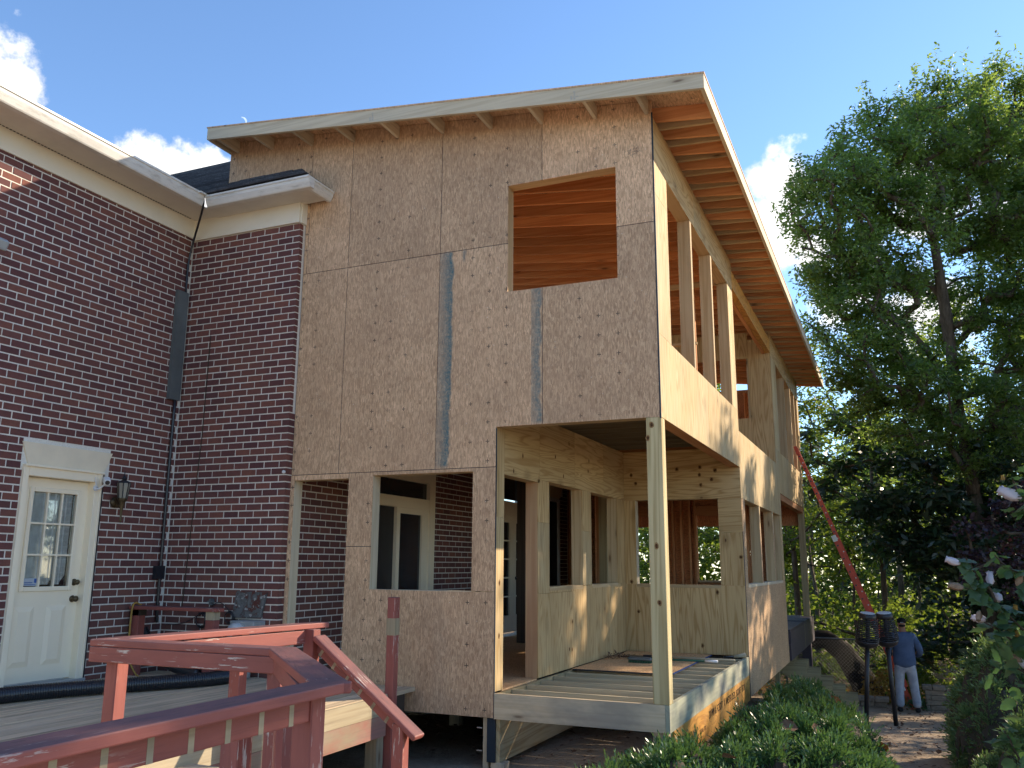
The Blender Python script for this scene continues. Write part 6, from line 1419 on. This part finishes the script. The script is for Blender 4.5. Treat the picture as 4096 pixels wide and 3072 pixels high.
FL = [((2.177, -4.286, -.968), B1, 1.0, (-1.2, 0, 1.6)), ((2.276, -4.225, -1.045), B1, 1.05, (-.5, .4, .5)), ((2.31, -4.196, -1.107), B1, 1.05, (-.8, -.6, 0)), ((2.251, -4.206, -1.175), B1, 1.1, (-1.5, .3, .8)), ((2.368, -4.184, -1.052), B2, 1.1, (.4, .3, 0)), ((2.183, -4.263, -1.057), B2, 1.2, (-1.4, 0, 1.4)), ((2.41, -4.251, -.723), B1, 1.6, (-1.1, .2, 1.2)), ((2.35, -4.168, -1.154), B3, 1.1, (.2, .2, 0)), ((2.228, -4.224, -1.143), B2, .9, (2.6, .2, 0)), ((2.353, -4.146, -1.245), B3, .9, (.2, 0, 0)), ((2.36, -4.14, -1.33), B2, 1.1, (-.9, .4, 2.0)), ((2.39, -4.13, -1.36), B1, 1.0, (-.7, .4, 2.0)), ((2.35, -4.27, -.66), B3, .8, (0, 0, 0))]
cal = bud(.018, 'L_hib')
for p, me, s, r in FL:
    o = link('flower', me, hb); place(o, p, Euler(r), s); c = link('calyx', cal, hb); place(c, Vector(p) - Euler(r).to_matrix() @ Vector((0, 0, .004)), Euler(r), 1.0)

# ================================================================== LITTER
rl = np.random.default_rng(8)
def litter(n, x0, x1, y0, y1, size, mat, name, zoff=.012):
    X = rl.uniform(x0, x1, n); Y = rl.uniform(y0, y1, n); Z = np.array([gz(a, b) + zoff for a, b in zip(X, Y)]) + rl.uniform(0, .02, n); C = np.stack([X, Y, Z], 1)
    az = rl.uniform(0, 6.28, n); d = np.stack([np.cos(az), np.sin(az), rl.normal(0, .25, n)], 1); s = np.stack([-np.sin(az), np.cos(az), rl.normal(0, .25, n)], 1); L = size * rl.uniform(.5, 1.4, n)[:, None]
    Q = np.stack([C, C + d * L * .5 + s * L * .32, C + d * L, C + d * L * .5 - s * L * .32], 1)
    return link(name, quads_mesh(name, Q, mat), None, 'stuff')
litter(5000, -6, 8, 14.6, 21, .13, 'L_fall', 'leaf_litter', .05); litter(900, 1.6, 3.2, -1, 12.6, .055, 'dryleaf', 'path_litter')
litter(350, -4, 0, .5, 4.5, .06, 'dryleaf', 'crawlspace_litter')
# orange sunlit ground bushes by the stone wall
def mound(name, label, x, y, rx, rz, mat, n, size, cat='plant', group=None):
    q = rl.normal(0, 1, (n, 3)); q /= np.linalg.norm(q, axis=1, keepdims=True); q *= rl.uniform(.4, 1, (n, 1)) ** .5; q[:, 2] = np.abs(q[:, 2]); C = np.array([x, y, gz(x, y)]) + q * np.array([rx, rx, rz]); Q = leaf_quads(C, rl, size, .5, .1)
    o = link(name, quads_mesh(name, Q, mat)); tag(o, label, cat, group); return o
mound('ground_plant', 'golden low plant between the fallen trunk and the man', 1.55, 14.4, .65, .75, 'L_fall', 900, .10)
mound('ground_plant', 'yellow-green low plant behind the man by the ladder foot', 2.15, 15.0, .6, .9, 'L_light', 900, .11)
mound('ground_plant', 'green weeds growing at the end of the taller stone wall', 2.15, 12.6, .22, .35, 'L_hib', 160, .09)
def dry(name, label, p, sz, mat, rot):
    V = [(-.5, 0, 0), (-.2, .32, .10), (.25, .28, .16), (.55, .02, .05), (.2, -.30, .14), (-.2, -.26, .05), (0, 0, -.02)]; F = [(0, 1, 6), (1, 2, 6), (2, 3, 6), (3, 4, 6), (4, 5, 6), (5, 0, 6)]
    me = bpy.data.meshes.new(name); me.from_pydata([(a * sz, b * sz, c * sz) for a, b, c in V], [], F); me.materials.append(MT[mat]); o = link(name, me); o.location = p; o.rotation_euler = rot; tag(o, label, 'leaf'); return o
dry('dried_leaf', 'large curled grey-brown dried leaf on the middle shrub', (.95, .55, -2.40), .17, 'dryleaf', (.9, .3, .5)); dry('dried_leaf', 'small dark dried leaf standing upright on the near shrub', (1.25, -.25, -2.27), .12, 'dryleaf', (1.3, .4, 1.2)); dry('dried_leaf', 'reddish curled dried leaf on the near shrub by the path', (1.72, 1.1, -2.62), .16, 'copperleaf', (.9, .5, 2.2)); dry('dried_leaf', 'orange and pink curled dried leaf on top of the farthest shrub', (1.0, 5.6, -2.85), .22, 'copperleaf', (.9, .2, .2)); dry('dried_leaf', 'pale dried leaf at the bottom edge of the near shrub', (.75, -1.35, -2.33), .13, 'dryleaf', (.5, .2, 2.6))
dry('dried_leaf', 'copper dried leaf caught in the lower right shrub', (2.36, -4.12, -1.79), .03, 'copperleaf', (1.2, .2, .4))

# crescent moon
mo = MB(); R0 = 4.6
pts = [(R0 * math.cos(a), R0 * math.sin(a)) for a in np.linspace(-1.35, 1.35, 15)] ; inn = [(R0 * math.cos(a) * .70 - .6 + 0.0, R0 * math.sin(a) * .985) for a in np.linspace(1.35, -1.35, 15)]
Mm = Matrix.Translation((-585.92, 636.52, 448.87)) @ camo.matrix_world.to_3x3().to_4x4() @ Matrix.Rotation(rad(28), 4, 'Z')
for i in range(14):
    a, b, c, d = pts[i], pts[i + 1], inn[13 - i], inn[14 - i]; mo.face([tuple(Mm @ Vector((*p, 0))) for p in (a, b, c, d)], [(0, 0)] * 4)
mm_ = NT('moon_rock'); mm_.color((.6, .6, .6), .9); mm_.b.inputs['Emission Color'].default_value = (.62, .78, 1, 1); mm_.b.inputs['Emission Strength'].default_value = .42; MT['moon'] = mm_.m
tag(mo.build('moon', 'moon'), 'thin pale crescent moon above the left end of the roof', 'moon')
